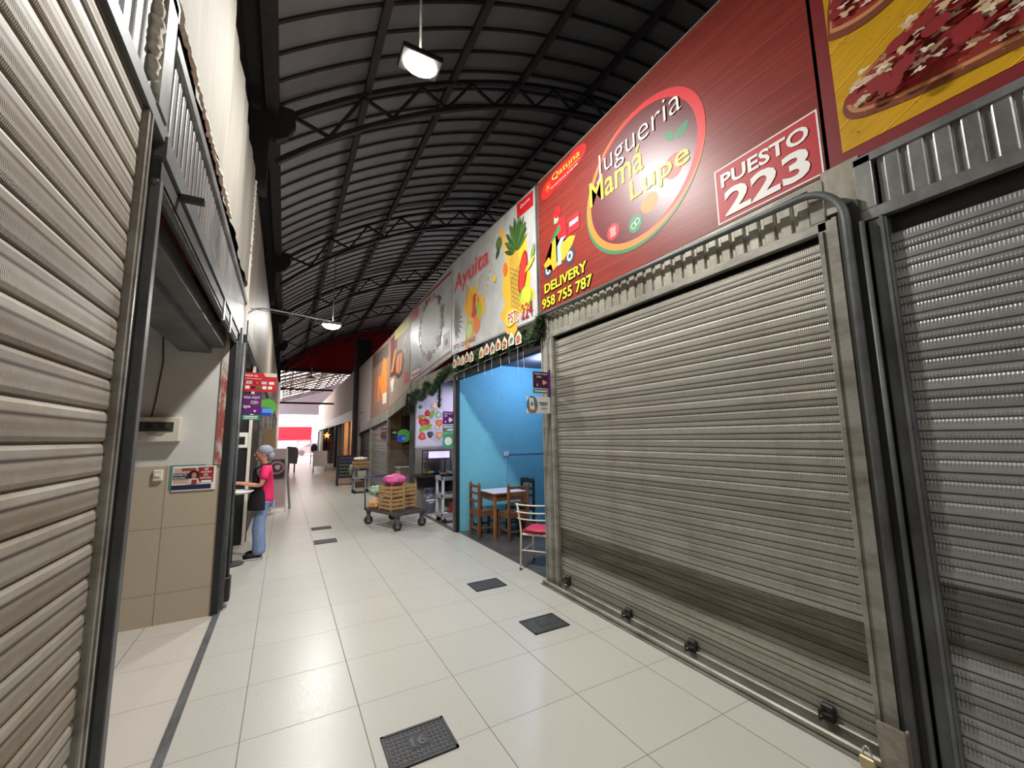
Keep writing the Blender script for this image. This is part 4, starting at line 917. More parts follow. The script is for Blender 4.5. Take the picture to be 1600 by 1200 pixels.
# rail inside opening: curtain housing
t = thing('shutter_housing', 'rolled grey shutter and guide beams under the header of the open left stall', 'shutter housing', (XL-.2, 3.6, 2.6))
bx('track_beam', M_dsteel, t, XL-.06, XL+.0, 2.05, 5.35, 2.78, 2.86); MB().tube([(XL-.02, 2.05, 2.76), (XL-.02, 5.35, 2.76)], .018, 8).build('pipe', M_steel, t, True)
bx('inner_beam', M_steel, t, XL-.22, XL-.10, 2.05, 5.2, 2.68, 2.80); bx('box_cover', M_steel, t, XL-.48, XL-.22, 2.05, 5.2, 2.62, 2.95)
bx('handle', M_black, t, XL+.0, XL+.10, 2.34, 2.37, 2.845, 2.875); MB().box(XL-.005, XL+.01, 4.0, 4.05, 2.7, 2.88).box(XL-.005, XL+.01, 4.45, 4.5, 2.7, 2.88).build('clip', M_chrome, t)
tag(MB().box(XL-.035, XL+.018, 1.95, 5.3, 0, .010).box(XL-.03, XL-.022, 1.95, 5.3, .012, .016).box(XL-.0, XL+.008, 1.95, 5.3, .012, .018).build('floor_track', M_steel), 'steel shutter track set in the floor of the open left stall', 'track')
# stall interior
struct('wall_left_stall_tiled', MB().box(-4, XL-.06, 5.2, 5.3, 0, 1.47), M_wtile)
struct('wall_left_stall_upper', MB().box(-4, XL-.12, 5.2, 5.3, 1.47, 2.93), M_white)
struct('wall_left_stall_near', MB().box(-4, XL-.1, 1.85, 1.95, 0, 3.6), M_white)
struct('ceiling_left_stall', MB().box(-4, XL-.05, 1.9, 5.3, 3.42, 3.5), mat(srgb(120, 66, 30), .8, 0, .25, 2, name='brown_board_ceiling'))
tag(MB().box(-3.9, XL-.5, 5.12, 5.2, 2.93, 2.97).box(-3.9, XL-.5, 5.12, 5.135, 2.90, 3.0).build('wall_ledge', M_chrome), 'shiny metal ledge on top of the white stall wall', 'ledge')
struct('wall_left_stall_top', MB().box(-4, XL-.05, 5.2, 5.3, 2.97, 3.6), M_dsteel)
mb = MB().box(XL-.12, XL-.06, 5.185, 5.3, 1.47, 2.93)
struct('trim_3', mb, sheet_mat('peeling_red_paint', srgb(160, 60, 44), srgb(200, 196, 188), 0, .7, (9, 9, 3), .45, .55))['label'] = 'peeling red painted edge of the white stall wall'
tag(MB().box(XL-.06, XL+.0, 5.18, 5.30, 0, 2.86, ch=.004).build('steel_post', M_black), 'black steel post at the far side of the open left stall', 'post')
t = thing('steel_post', 'grey guide post with pipe and foot bracket beyond the open left stall', 'post', (XL+.03, 5.42, 0))
bx('channel', M_steel, t, XL-.02, XL+.03, 5.3, 5.42, 0, 2.95, ch=.004); MB().tube([(XL+.045, 5.40, .12), (XL+.045, 5.40, 2.8)], .016, 8).build('pipe', M_steel, t, True); MB().box(XL+.02, XL+.075, 5.33, 5.46, .06, .30, ch=.01).build('foot_bracket', M_dsteel, t)
FW5 = Frame('F', 5.2)
a0, b1 = FW5.px(218, 652); a1, b0 = FW5.px(282, 690)
t = thing('breaker_box', 'white circuit breaker box on the stall wall', 'breaker box', (a1, 5.2, b0)); a0 = a1-.36
bx('housing', mat(srgb(206, 200, 184), .5, 0, .05), t, a0, a1, 5.12, 5.2, b0, b1, ch=.006)
hh = b1-b0
bw = bx('window', mat(srgb(60, 56, 50), .3), t, a0+.05, a1-.05, 5.115, 5.121, b0+hh*.42, b0+hh*.8)
for k in range(5): bx('breaker_switch', M_black if k % 2 else pr(60, 60, 58), bw, a0+.07+k*.045, a0+.1+k*.045, 5.105, 5.116, b0+hh*.55, b0+hh*.75)
MB().prism([(a0+.1, b0+hh*.38), (a1-.1, b0+hh*.38), (a1-.13, b0+hh*.28), (a0+.13, b0+hh*.28)], 5.115, 5.12).build('label_tab', pr(150, 144, 130), t)
a, b = FW5.px(247, 743)
t = thing('light_switch', 'white light switch on the tiled stall wall', 'light switch', (a, 5.19, b))
bx('plate', mat(srgb(214, 208, 192), .4), t, a-.04, a+.04, 5.175, 5.2, b-.055, b+.055, ch=.01); bx('rocker', mat(srgb(228, 222, 208), .4), t, a-.022, a+.022, 5.168, 5.176, b-.012, b+.014, ch=.003)
a0, b1 = FW5.px(267, 728); a1, b0 = FW5.px(336, 764)
t = thing('rental_poster', 'small coloured rental poster taped on the tiled stall wall', 'poster', ((a0+a1)/2, 5.19, b0))
bx('backing_sheet', pr(90, 140, 126), t, a0, a0+.28, 5.195, 5.198, b0+.02, b1+.005)
FQ = Frame('F', 5.194); U = lambda u, v: (a0+.02+(a1-a0-.02)*u, b0+(b1-b0-.01)*v)
bx('sheet', WHITE, t, a0+.02, a1, 5.19, 5.1945, b0, b1-.01)
FQ = Frame('F', 5.19); A = Art(FQ); A.rect(*U(.03, .3), *U(.6, .93), pr(200, 170, 150)); A.rect(*U(.2, .8), *U(.52, .93), pr(150, 60, 50)); A.rect(*U(.58, .32), *U(.94, .95), pr(160, 30, 40)); A.rect(*U(.0, .05), *U(.9, .24), NAVY); A.rect(*U(.02, .48), *U(.36, .72), NAVY)
A.ell(*U(.48, .62), .045, .05, pr(40, 20, 22)); A.ell(*U(.49, .62), .02, .028, pr(190, 130, 100)); A.poly([U(.34, .28), U(.64, .28), U(.58, .5), U(.4, .5)], pr(206, 200, 196)); A.rect(*U(.44, .26), *U(.56, .44), pr(150, 50, 50)); A.rect(*U(.66, .3), *U(.9, .4), WHITE)
A.build('picture', t)
text(FQ, 'lettering', t, 'INVIERTE', WHITE, *U(.04, .62), *U(.33, .7), off=.008); text(FQ, 'lettering', t, 'SEGURO', WHITE, *U(.04, .5), *U(.3, .58), off=.008)
for k, s_ in enumerate(('SE', 'ALQUILA', 'ESTE', 'LOCAL!')): text(FQ, 'lettering', t, s_, WHITE, *U(.72-.08*(k % 2), .82-.12*k), *U(.82+.08*(k % 2), .91-.12*k), off=.008, bold=.02)
tag(MB().tube([(-1.13, 5.19, 2.9), (-1.10, 5.19, 2.5), (-1.13, 5.19, 2.1), (-1.15, 5.19, 1.95)], .006, 6).build('wall_cable', M_dwood), 'thin dark cable running down the white stall wall', 'cable')
# blank board above
t = thing('sign_board', 'blank cream sign board with stains above the open left stall', 'sign', (XL, 3, 3.6))
mb = MB(); ny, nz = 60, 10
def wv(y, z): return XL-.01+.018*math.sin(y*5.3)*math.sin(z*1.1)+.008*math.sin(y*17+z)
for face in (0,):
    vs = [(wv(-1+6.85*i/ny, 3.62+1.5*j/nz), -1+6.85*i/ny, 3.62+1.5*j/nz) for i in range(ny+1) for j in range(nz+1)]
    mb.add(vs, [(i*(nz+1)+j, (i+1)*(nz+1)+j, (i+1)*(nz+1)+j+1, i*(nz+1)+j+1) for i in range(ny) for j in range(nz)])
mb.build('canvas', M_tarp, t, True); MB().box(XL-.08, XL-.04, -1, 5.85, 3.58, 5.1).build('backing', M_dsteel, t)
MB().box(XL-.05, XL+.02, 5.85, 5.89, 3.0, 5.0).build('edge_strip', pr(214, 206, 196), t); MB().box(XL-.05, XL+.015, 5.89, 5.98, 3.3, 5.05).build('red_edge_strip', pr(150, 52, 48), t)
mb = MB(); rr = random.Random(2)
for k in range(14): mb.ball((XL+.01, 5.85+rr.uniform(-.03, .03), 3.9+k*.085), (.02, .02, .03), 6, 4)
mb.build('torn_edge', mat(srgb(200, 192, 178), .9, 0, .2), t, True)
tag(MB().prism([(5.98, 3.12), (30, 3.12), (30, 5.08), (5.98, 5.08)], XL-.04, XL, 'x').build('sign_board', M_metalL), 'long dull metal fascia above the far left stalls', 'sign')
tag(MB().box(XL-.05, XL+.015, 5.98, 30, 3.0, 3.13).build('lintel_beam', M_steel), 'long grey lintel over the far left stalls', 'beam')
# floodlight arm
def flood(label, head, arm, g='floodlights along the hall', e=40, col=(1, .98, .945), sz=.09, em=60, soft=.05):
    h = Vector(head); t = thing('floodlight', label, 'lamp', head, 0, g)
    w_, d_, hh = .15*sz/.09, .10*sz/.09, .045*sz/.09
    MB().box(h.x-w_, h.x+w_, h.y-d_, h.y+d_, h.z, h.z+hh, ch=.01).build('housing', M_dsteel, t)
    MB().ball((h.x, h.y, h.z), (w_*.85, d_*.85, .06*sz/.09), 24, 12).build('lamp_lens', mat(col, .5, 0, 0, emit=em), t, True)
    if arm: MB().tube(arm, .012, 8).build('arm', M_alu, t, True)
    l = light('AREA', (h.x, h.y, h.z-.075*sz/.09), e, col, .2*sz/.09, (0, 0, 0), parent=t); l.data.shape = 'DISK'
    return t
flood('brilliant floodlight hanging high under the roof, nearest the camera', (1.0, 3.6, 5.4), [(1.0, 3.6, 5.45), (1.0, 3.6, 7.0), (.9, 3.6, 7.05)], e=245, sz=.12, em=60, soft=.1)
flood('small floodlight on a curved arm from the left facade', (.56, 6.9, 3.5), catm([(XL-.02, 6.1, 3.28), (XL+.02, 6.13, 3.36), (XL+.14, 6.25, 3.46), (XL+.5, 6.55, 3.52), (.56, 6.9, 3.56)], 5), e=45, em=160)
flood('unseen floodlight hanging high under the roof, added behind the camera', (1.2, -2.6, 5.4), [(1.2, -2.6, 5.45), (1.2, -2.6, 7.2)], e=85, sz=.12, em=40, soft=.1)  # unseen lamp, added as if the row continues behind the camera
flood('floodlight hanging high under the roof, farther down the hall', (1.13, 13.5, 5.3), [(1.13, 13.5, 5.35), (1.13, 13.5, 7.6)], e=200, sz=.1, em=40, soft=.1)
tag(MB().tube([(XL+.02, 6.15, 3.42), (XL+.6, 6.5, 3.46), (.5, 6.88, 3.47)], .004, 5).build('lamp_cable', M_black), 'thin cable along the arm of the small floodlight', 'cable')
# hanging signs on the left
F6 = Frame('F', 6.0)
tag(MB().box(XL-.01, XL+.03, 5.93, 5.97, 1.9, 3.2).build('steel_post', M_black), 'black bracket post holding the red and purple payment signs', 'post')
def cards(A, U, w, h):
    for k, c_ in enumerate((WHITE, BLK, pr(190, 200, 220), WHITE)): A.rect(*U(.2+.2*k, .40), *U(.34+.2*k, .54), c_)
    A.ell(*U(.445, .47), w*.03, w*.03, RED); A.ell(*U(.49, .47), w*.03, w*.03, ORG)
    for k, c_ in enumerate((WHITE, NAVY, GRN, WHITE, WHITE)): A.rect(*U(.18+.15*k, .14), *U(.29+.15*k, .3), c_)
    A.rect(*U(.12, .67), *U(.6, .69), WHITE); A.poly([U(.66, .92), U(.7, .8), U(1, .8), U(1, 1), U(.64, 1)], pr(214, 200, 180))
plaque('payment_sign', 'red payment sign with card logos hanging on the left facade', F6, (374, 581, 431, 613), RED, [('PAGA izi,', WHITE, .12, .76, .5, .9), ('VISA', NAVY, .215, .43, .325, .51)], cards, cat='sign')
plaque('payment_sign', 'purple payment sign under the red one on the left facade', F6, (372, 615, 407, 647), PURP, [('PAGA AQUÍ', WHITE, .2, .75, .92, .92), ('CON', WHITE, .55, .5, .85, .66), ('yape', WHITE, .15, .25, .55, .42)], lambda A, U, w, h: (A.rect(*U(.88, .55), *U(.96, .58), RED), A.rect(*U(.91, .5), *U(.93, .63), RED), A.blob(*U(.75, .15), w*.05, WHITE, 10, .4, 1, 1)), cat='sign')
plaque('payment_sign', 'teal strip sign under the purple one on the left facade', F6, (371, 648, 405, 656), TEAL, [], lambda A, U, w, h: (A.rect(*U(.3, .55), *U(.9, .75), WHITE), A.rect(*U(.3, .25), *U(.9, .4), WHITE)), cat='sign')
a, b = F6.px(417, 636)
t = thing('round_payment_sign', 'round green and blue payment sign beside the purple sign', 'sign', (a, 6.03, b-.09))
F6b = Frame('F', 6.03); A = Art(F6b, 0); A.ell(a, b, .105, .105, pr(90, 170, 60)); A.poly([(a-.10, b-.10), (a+.05, b-.115), (a+.05, b-.01), (a-.10, b-.0)], pr(40, 70, 190)); A.poly([(a-.05, b-.07), (a+.07, b-.07), (a+.07, b-.015), (a-.05, b-.015)], pr(90, 160, 220)); A.build('printed_face', t)
MB(True).lathe([(.104, 0), (.104, .01)], (0, 0, 0), 28, 'y').build('disc', WHITE, t).location = (0, .002, .09)
# left far stall fronts
t = thing('stall_partition', 'black ribbed partition at the far side of the stall where the person stands', 'partition', (XL-.8, 8.36, 0))
mb = MB(); mb.box(-2.6, XL-.06, 8.34, 8.4, 0, 2.95)
for k in range(26): mb.box(-2.55+k*.075, -2.515+k*.075, 8.325, 8.34, 0, 2.95)
mb.build('ribbed_panel', M_black, t)
MB().box(XL-.045, XL-.0, 8.30, 8.36, 0, 3.0).build('pale_jamb', M_cream, t)
MB().box(XL-.06, XL-.0, 8.55, 8.66, 0, 3.0).build('dark_jamb', M_dsteel, t)
a0, b1 = Frame('F', 8.3).px(373, 676); a1, b0 = Frame('F', 8.3).px(387, 700)
t = thing('card_holder', 'white square holder with dark window on the black partition', 'holder', (a1, 8.31, b0))
o_ = MB().box(a0-.05, a1, 8.305, 8.325, b0, b1, ch=.01).build('white_case', WHITE, t); bx('window', BLK, o_, a0, a1-.045, 8.30, 8.306, b0+.06, b1-.07)
struct('wall_left_second_rear', MB().box(-2.7, -2.6, 5.3, 8.4, 0, 3), M_dsteel)
struct('ceiling_left_second', MB().box(-4, XL-.05, 5.3, 30, 3.0, 3.08), M_dsteel)
tag(MB().box(XL-.10, XL-.04, 8.66, 11.5, 0, 3.0).build('stall_front', M_dsteel), 'dark grey stall front beyond the black one on the left', 'stall front')
for k, (y0, y1, c_, lb) in enumerate(((11.5, 14.5, M_shD, 'dark closed shutter'), (14.5, 18, M_metalL, 'pale closed front'), (18, 22, M_shD, 'farther dark closed shutter'), (22, 26, M_metalL, 'farther pale closed front'), (26, 30, M_shF, 'farthest grey shutter'))):
    tag(MB().box(XL-.08, XL-.03, y0, y1, 0, 3.0).build('stall_front', c_), lb+' of the left row of stalls', 'stall front')
    tag(MB().box(XL-.06, XL+.02, y0-.06, y0+.06, 0, 3.1).build('steel_post', M_alu), 'pale post before the %s on the left' % lb, 'post', 'posts of the far left stalls')
tag(MB().box(XL+.04, XL+.28, 11.9, 11.94, 1.5, 2.0).build('carton_sign', pr(176, 146, 96)), 'tan cardboard notice projecting from the left row above the hairnet', 'notice')
# white serving tray on stand
t = thing('serving_table', 'small white oval table at the stall front before the person', 'table', (XL-.08, 7.1, 0))
MB().lathe([(.0, .955), (.19, .965), (.22, .985), (.225, 1.0), (.2, .99), (.0, .975)], (XL-.08, 7.1, 0), 32).build('tabletop', WHITE, t, True)
MB().tube([(XL-.08, 7.1, .0), (XL-.08, 7.1, .96)], .02, 8).build('stand', M_black, t); MB().lathe([(.16, 0), (.16, .015), (.03, .03)], (XL-.08, 7.1, 0), 20).build('foot', M_black, t)

# ================================================================== PEOPLE
def skin(name, nodes, edges, m, parent, sub=2, flat=None):
    keys = list(nodes); me = bpy.data.meshes.new(name); off = wl(parent) if parent else Vector((0, 0, 0))
    me.from_pydata([Vector(nodes[k][:3]) for k in keys], [(keys.index(a), keys.index(b)) for a, b in edges], [])
    o = bpy.data.objects.new(name, me); C.objects.link(o)
    o.modifiers.new('skin', 'SKIN'); sv = me.skin_vertices[0].data
    for i, k in enumerate(keys):
        r = nodes[k][3]; sv[i].radius = (r, nodes[k][4] if len(nodes[k]) > 4 else r); sv[i].use_root = (i == 0)
    o.modifiers.new('sub', 'SUBSURF').levels = sub; o.modifiers['sub'].render_levels = sub
    bpy.context.view_layer.update()
    m2 = bpy.data.meshes.new_from_object(o.evaluated_get(bpy.context.evaluated_depsgraph_get())); m2.name = name
    bpy.data.objects.remove(o)
    m2.materials.clear(); m2.materials.append(m); m2.polygons.foreach_set('use_smooth', [True]*len(m2.polygons)); m2.polygons.foreach_set('material_index', [0]*len(m2.polygons))
    o = bpy.data.objects.new(name, m2); C.objects.link(o)
    if parent: o.parent = parent
    return o
# the standing person: faces -Y local is "forward"; rotated so she looks towards -X
MS = mat(srgb(206, 150, 122), .5, 0, .06, name='skin'); MJ = sheet_mat('blue_jeans', srgb(136, 156, 192), srgb(104, 126, 168), 0, .8, (14, 14, 5)); MP = mat(srgb(222, 34, 96), .7, 0, .1, name='pink_cotton'); MA = mat(srgb(26, 24, 30), .8, 0, .2, name='black_apron'); MN = mat(srgb(134, 138, 146), .8, 0, .15, 40, .4, name='hairnet')
t = thing('person', 'person in grey hairnet, pink shirt, black apron and blue jeans reaching over a table', 'person', (-.25, 7.32, 0), -PI/2)
# local axes: -Y forward ; +X her left. rz=-90deg: local -Y -> world -X
B = {'pel': (0, .0, .90, .11, .10), 'wai': (0, .02, 1.02, .10, .09), 'che': (0, .03, 1.18, .125, .10), 'nk0': (0, .02, 1.32, .06), 'nk1': (0, 0.0, 1.38, .045), 'hd0': (0, -.02, 1.43, .065), 'hd1': (0, -.03, 1.50, .085, .09), 'hd2': (0, -.02, 1.56, .06)}
E_ = [('pel', 'wai'), ('wai', 'che'), ('che', 'nk0'), ('nk0', 'nk1'), ('nk1', 'hd0'), ('hd0', 'hd1'), ('hd1', 'hd2')]
for s_, nme, hand in ((1, 'l', (.10, -.40, 1.10)), (-1, 'r', (-.08, -.36, 1.08))):
    B[nme+'sh'] = (s_*.155, .03, 1.285, .05); B[nme+'el'] = (s_*.20, -.02, 1.05, .036); B[nme+'wr'] = (hand[0], hand[1]+.08, hand[2], .022); B[nme+'pm'] = (hand[0], hand[1], hand[2], .022, .03)
    E_ += [('che', nme+'sh'), (nme+'sh', nme+'el'), (nme+'el', nme+'wr'), (nme+'wr', nme+'pm')]
    for f in range(4):
        dx = (f-1.5)*.018; B['%sf%da' % (nme, f)] = (hand[0]+dx, hand[1]-.035, hand[2], .008); B['%sf%db' % (nme, f)] = (hand[0]+dx*1.1, hand[1]-.065-.006*(f in (1, 2)), hand[2]-.012, .007); B['%sf%dc' % (nme, f)] = (hand[0]+dx*1.1, hand[1]-.082-.008*(f in (1, 2)), hand[2]-.032, .006)
        E_ += [(nme+'pm', '%sf%da' % (nme, f)), ('%sf%da' % (nme, f), '%sf%db' % (nme, f)), ('%sf%db' % (nme, f), '%sf%dc' % (nme, f))]
    B[nme+'ta'] = (hand[0]-s_*.035, hand[1]-.0, hand[2]-.005, .009); B[nme+'tb'] = (hand[0]-s_*.045, hand[1]-.035, hand[2]-.01, .008); E_ += [(nme+'pm', nme+'ta'), (nme+'ta', nme+'tb')]
    B[nme+'hi'] = (s_*.08, 0, .86, .085); B[nme+'kn'] = (s_*.085, -.04, .47, .055); B[nme+'an'] = (s_*.085, .0, .09, .035); B[nme+'to'] = (s_*.09, -.11, .04, .03)
    E_ += [('pel', nme+'hi'), (nme+'hi', nme+'kn'), (nme+'kn', nme+'an'), (nme+'an', nme+'to')]
body = skin('body', B, E_, MS, t)
MB(True).ball((0, -.03, 1.515), (.073, .092, .105), 24, 18, lambda d: 1+(.0 if d.y > -.3 else .02*max(0, -d.z))).ball((0, -.128, 1.495), (.013, .02, .022), 10, 8).ball((0, -.10, 1.43), (.03, .02, .016), 10, 8).build('face', MS, t, True)
for s_ in (-1, 1):
    MB(True).ball((s_*.028, -.113, 1.52), (.012, .008, .006), 10, 6).build('eye', WHITE, t, True); MB(True).ball((s_*.028, -.120, 1.52), (.006, .004, .006), 8, 6).build('iris', BLK, t, True)
    MB(True).box(s_*.028-.015, s_*.028+.015, -.122, -.112, 1.538, 1.543).build('eyebrow', M_dwood, t); MB(True).ball((s_*.074, -.01, 1.50), (.008, .02, .03), 10, 8).build('ear', MS, t, True)
MB(True).ball((0, -.114, 1.457), (.022, .008, .007), 10, 6).build('mouth', pr(160, 80, 80), t, True)
MB(True).ball((0, .0, 1.545), (.092, .108, .095), 28, 18, lambda d: 1+.012*math.sin(22*d.x+18*d.z)).ball((0, .075, 1.47), (.065, .055, .075), 16, 10).build('hairnet', MN, t, True)
sh = {'b0': (0, .045, .74, .16, .135), 'b': (0, .03, .88, .15, .125), 'w': (0, .03, 1.02, .13, .115), 'c': (0, .035, 1.2, .14, .12), 'n': (0, .03, 1.325, .07)}
e = [('b0', 'b'), ('b', 'w'), ('w', 'c'), ('c', 'n')]
for s_, q in ((1, 'l'), (-1, 'r')): sh[q+'s'] = (s_*.155, .03, 1.285, .068); sh[q+'e'] = (s_*.19, .0, 1.12, .07); e += [('c', q+'s'), (q+'s', q+'e')]
skin('shirt', sh, e, MP, t)
# apron: curved bib shell in front
mb = MB(True); n = 14; rows = [(.70, .205, 1.7), (.80, .20, 1.7), (.95, .17, 1.65), (1.05, .16, 1.3), (1.2, .16, .8), (1.29, .15, .55)]
vs = []
for z, r, sp in rows:
    for lay in (0, .006):
        for k in range(n+1): a = -sp+2*sp*k/n; vs.append(((r+.01+lay)*math.sin(a), .02-(r*.92+.012+lay)*math.cos(a), z))
W_ = 2*(n+1)
for i in range(len(rows)-1):
    for k in range(n):
        mb.add([], []); mb.f.append((i*W_+k, i*W_+k+1, (i+1)*W_+k+1, (i+1)*W_+k)); mb.mi.append(0); mb.f.append((i*W_+n+1+k, (i+1)*W_+n+1+k, (i+1)*W_+n+2+k, i*W_+n+2+k)); mb.mi.append(0)
mb.v = vs; mb.build('apron', MA, t, True)
for s_ in (-1, 1): MB(True).tube([(s_*.07, -.10, 1.28), (s_*.075, -.03, 1.345), (s_*.05, .06, 1.36), (0, .085, 1.35)], .012, 6).build('apron_strap', MA, t, True)
MB(True).box(-.04, .04, -.152, -.142, 1.15, 1.175).build('apron_badge', pr(200, 60, 60), t)
je = {'p': (0, .03, .88, .135, .115), }
e = []
for s_, q in ((1, 'l'), (-1, 'r')): je[q+'h'] = (s_*.075, .02, .78, .088); je[q+'k'] = (s_*.088, -.03, .47, .088); je[q+'m'] = (s_*.09, -.01, .25, .085); je[q+'a'] = (s_*.09, .0, .05, .10, .10); e += [('p', q+'h'), (q+'h', q+'k'), (q+'k', q+'m'), (q+'m', q+'a')]
skin('jeans', je, e, MJ, t)
for s_, dy in ((1, -.02), (-1, 0)):
    mb = MB(True); mb.use(M_black).ball((s_*.09, -.06+dy, .055), (.045, .125, .045), 18, 10).use(WHITE).box(s_*.09-.043, s_*.09+.043, -.185+dy, .05+dy, 0, .022, ch=.015); mb.build('shoe', None, t, True)
tag(MB().ball((-.66, 7.22, 1.10), (.035, .03, .02), 12, 8, lambda d: 1+.2*math.sin(8*d.x)).build('white_napkin', WHITE, None, True), 'crumpled white napkin held in the hands of the person', 'napkin')

# ================================================================== CART WITH CRATES
t = thing('platform_cart', 'grey platform cart with folding handle carrying crates in the aisle', 'cart', (1.95, 8.4, 0), 0)
ang = math.atan2(7.9-8.87, 1.8-1.5)
# corners measured on the floor: front-left, near, right, rear
c0, c1, c2, c3 = Vector((1.50, 8.95, 0)), Vector((1.90, 7.86, 0)), Vector((2.50, 8.10, 0)), Vector((2.10, 9.19, 0))
def Q(u, v, z): p = c0.lerp(c1, u).lerp(c3.lerp(c2, u), v); return (p.x, p.y, z)
ux = (c1-c0).normalized(); vx = (c3-c0).normalized(); RM = Matrix((ux, vx, Vector((0, 0, 1)))).transposed()
mb = MB()
for a, b in (((0, 0), (1, 0)), ((1, 0), (1, 1)), ((1, 1), (0, 1)), ((0, 1), (0, 0))): mb.bar(Q(*a, .30), Q(*b, .30), .04, .05)
for k in range(1, 12): mb.bar(Q(k/12, 0, .312), Q(k/12, 1, .312), .012, .03)
for k in range(1, 5): mb.bar(Q(0, k/5, .30), Q(1, k/5, .30), .02, .02)
mb.build('platform', mat(srgb(92, 88, 84), .6, .4, .25, 20), t)
for v in (.0, 1.0): MB().tube([Q(0, v, .3), Q(-.02, v, .6), Q(-.03, v, .93)], .016, 8).build('handle_post', M_steel, t, True)
MB().tube([Q(-.03, 0, .93), Q(-.03, 1, .93)], .018, 8).build('handle_bar', mat(srgb(60, 50, 110), .5), t, True)
MB().tube([Q(-.02, 0, .62), Q(-.02, 1, .62)], .012, 8).build('cross_bar', M_steel, t, True)
for u, v in ((.06, .06), (.94, .06), (.94, .94), (.06, .94)):
    p = Vector(Q(u, v, .085)); m_ = MB(); m_.lathe([(.03, -.02), (.075, -.022), (.085, -.012), (.085, .012), (.075, .022), (.03, .02)], p, 20, 'y'); wh = m_.build('wheel', M_rubber, t)
    MB().lathe([(.035, -.026), (.035, .026)], p, 14, 'y').build('wheel_hub', M_gplas, wh)
    MB().box(p.x-.035, p.x+.035, p.y-.035, p.y-.029, .08, .24).box(p.x-.035, p.x+.035, p.y+.029, p.y+.035, .08, .24).box(p.x-.045, p.x+.045, p.y-.045, p.y+.045, .24, .275).build('wheel_fork', M_steel, t)
def crate(label, u, v, z, g='wooden crates on the cart'):
    c_ = Vector(Q(u, v, z)); L_, D_, H_ = .40, .28, .235
    t = thing('wooden_crate', label, 'crate', c_, math.atan2(ux.y, ux.x), g)
    for k in range(3):
        zz = .015+k*.075
        for s_ in (-1, 1):
            MB(True).box(-L_/2, L_/2, s_*D_/2-.005, s_*D_/2+.005, zz, zz+.052).build('side_slat', M_crate, t); MB(True).box(s_*L_/2-.005, s_*L_/2+.005, -D_/2+.006, D_/2-.006, zz, zz+.052).build('end_slat', M_crate, t)
    for sx in (-1, 1):
        for sy in (-1, 1): MB(True).box(sx*(L_/2+.006)-.012, sx*(L_/2+.006)+.012, sy*(D_/2-.0)-.012, sy*(D_/2)+.012, 0, H_).build('corner_post', M_crate, t)
    for k in range(4): MB(True).box(-L_/2+.01, L_/2-.01, -D_/2+.02+k*.066, -D_/2+.06+k*.066, .003, .012).build('base_slat', M_crate, t)
    return t
crate('lower slatted wooden crate at the near side of the cart', .56, .30, .328); crate('upper slatted wooden crate at the near side of the cart', .56, .30, .566)
crate('lower wooden crate at the far side of the cart', .52, .80, .328); crate('upper wooden crate at the far side of the cart', .52, .80, .566)
p = Vector(Q(.52, .36, .0))
tag(MB().ball((p.x+.05, p.y, .885), (.22, .2, .11), 30, 16, lambda d: 1+.10*math.sin(7*d.x+5*d.y)+.06*math.sin(17*d.y+11*d.z)).build('pink_bag', mat(srgb(216, 96, 150), .4, 0, .35, 25), None, True), 'crumpled pink plastic bag on top of the crates', 'bag')
p = Vector(Q(.16, .14, 0))
t = thing('orange_bag', 'clear bag of oranges beside the crates on the cart', 'bag', (p.x, p.y, .33))
rr = random.Random(6)
for k in range(16):
    a = rr.uniform(0, 6.28); r = rr.uniform(0, .1); zz = .37+.065*(k//6)
    MB().ball((p.x+r*math.cos(a), p.y+r*math.sin(a), zz), .042, 12, 8).build('orange', mat(srgb(236, 160, 30), .5, 0, .1), t, True)
MB().ball((p.x, p.y, .44), (.135, .135, .12), 24, 12, lambda d: 1+.05*math.sin(9*d.x+8*d.y)).build('plastic_film', mat((.8, .85, .8), .2, 0, 0, alpha=.22), t, True)
tag(MB().ball((p.x+.03, p.y+.02, .66), (.15, .13, .10), 26, 14, lambda d: 1+.12*math.sin(8*d.x+6*d.z)+.06*math.sin(19*d.y)).build('green_bag', mat(srgb(150, 170, 150), .3, 0, .3, 20), None, True), 'greyish green plastic bag on top of the oranges', 'bag')
tag(MB().box(2.22, 2.27, 8.45, 8.5, 0, 0).build('x', M_steel), '', '') if False else None

# trolley of crates farther on
cx, cy = 2.22, 14.2
t = thing('utility_trolley', 'grey shelved trolley with crates farther down the aisle', 'trolley', (cx, cy, 0))
for z in (.12, .45, .78): bx('shelf', M_gplas, t, cx-.25, cx+.25, cy-.2, cy+.2, z, z+.05, ch=.01)
for sx in (-1, 1):
    for sy in (-1, 1):
        bx('upright', M_gplas, t, cx+sx*.22-.02, cx+sx*.22+.02, cy+sy*.17-.02, cy+sy*.17+.02, .08, .8); m_ = MB(); caster(m_, cx+sx*.21, cy+sy*.16, .05); m_.build('caster', M_rubber, t)
for k in range(2):
    t2 = thing('wooden_tray', '%s pale wooden tray on the far trolley' % ('lower', 'upper')[k], 'tray', (cx, cy, .83+k*.09), 0, 'wooden trays on the far trolley')
    z = .832+k*.09
    MB().box(cx-.25, cx+.25, cy-.2, cy+.2, z, z+.01).build('base', M_crate, t2); MB().box(cx-.25, cx+.25, cy-.21, cy-.2, z, z+.07).box(cx-.25, cx+.25, cy+.2, cy+.21, z, z+.07).build('long_side', M_crate, t2); MB().box(cx-.26, cx-.25, cy-.21, cy+.21, z, z+.07).box(cx+.25, cx+.26, cy-.21, cy+.21, z, z+.07).build('short_side', M_crate, t2)
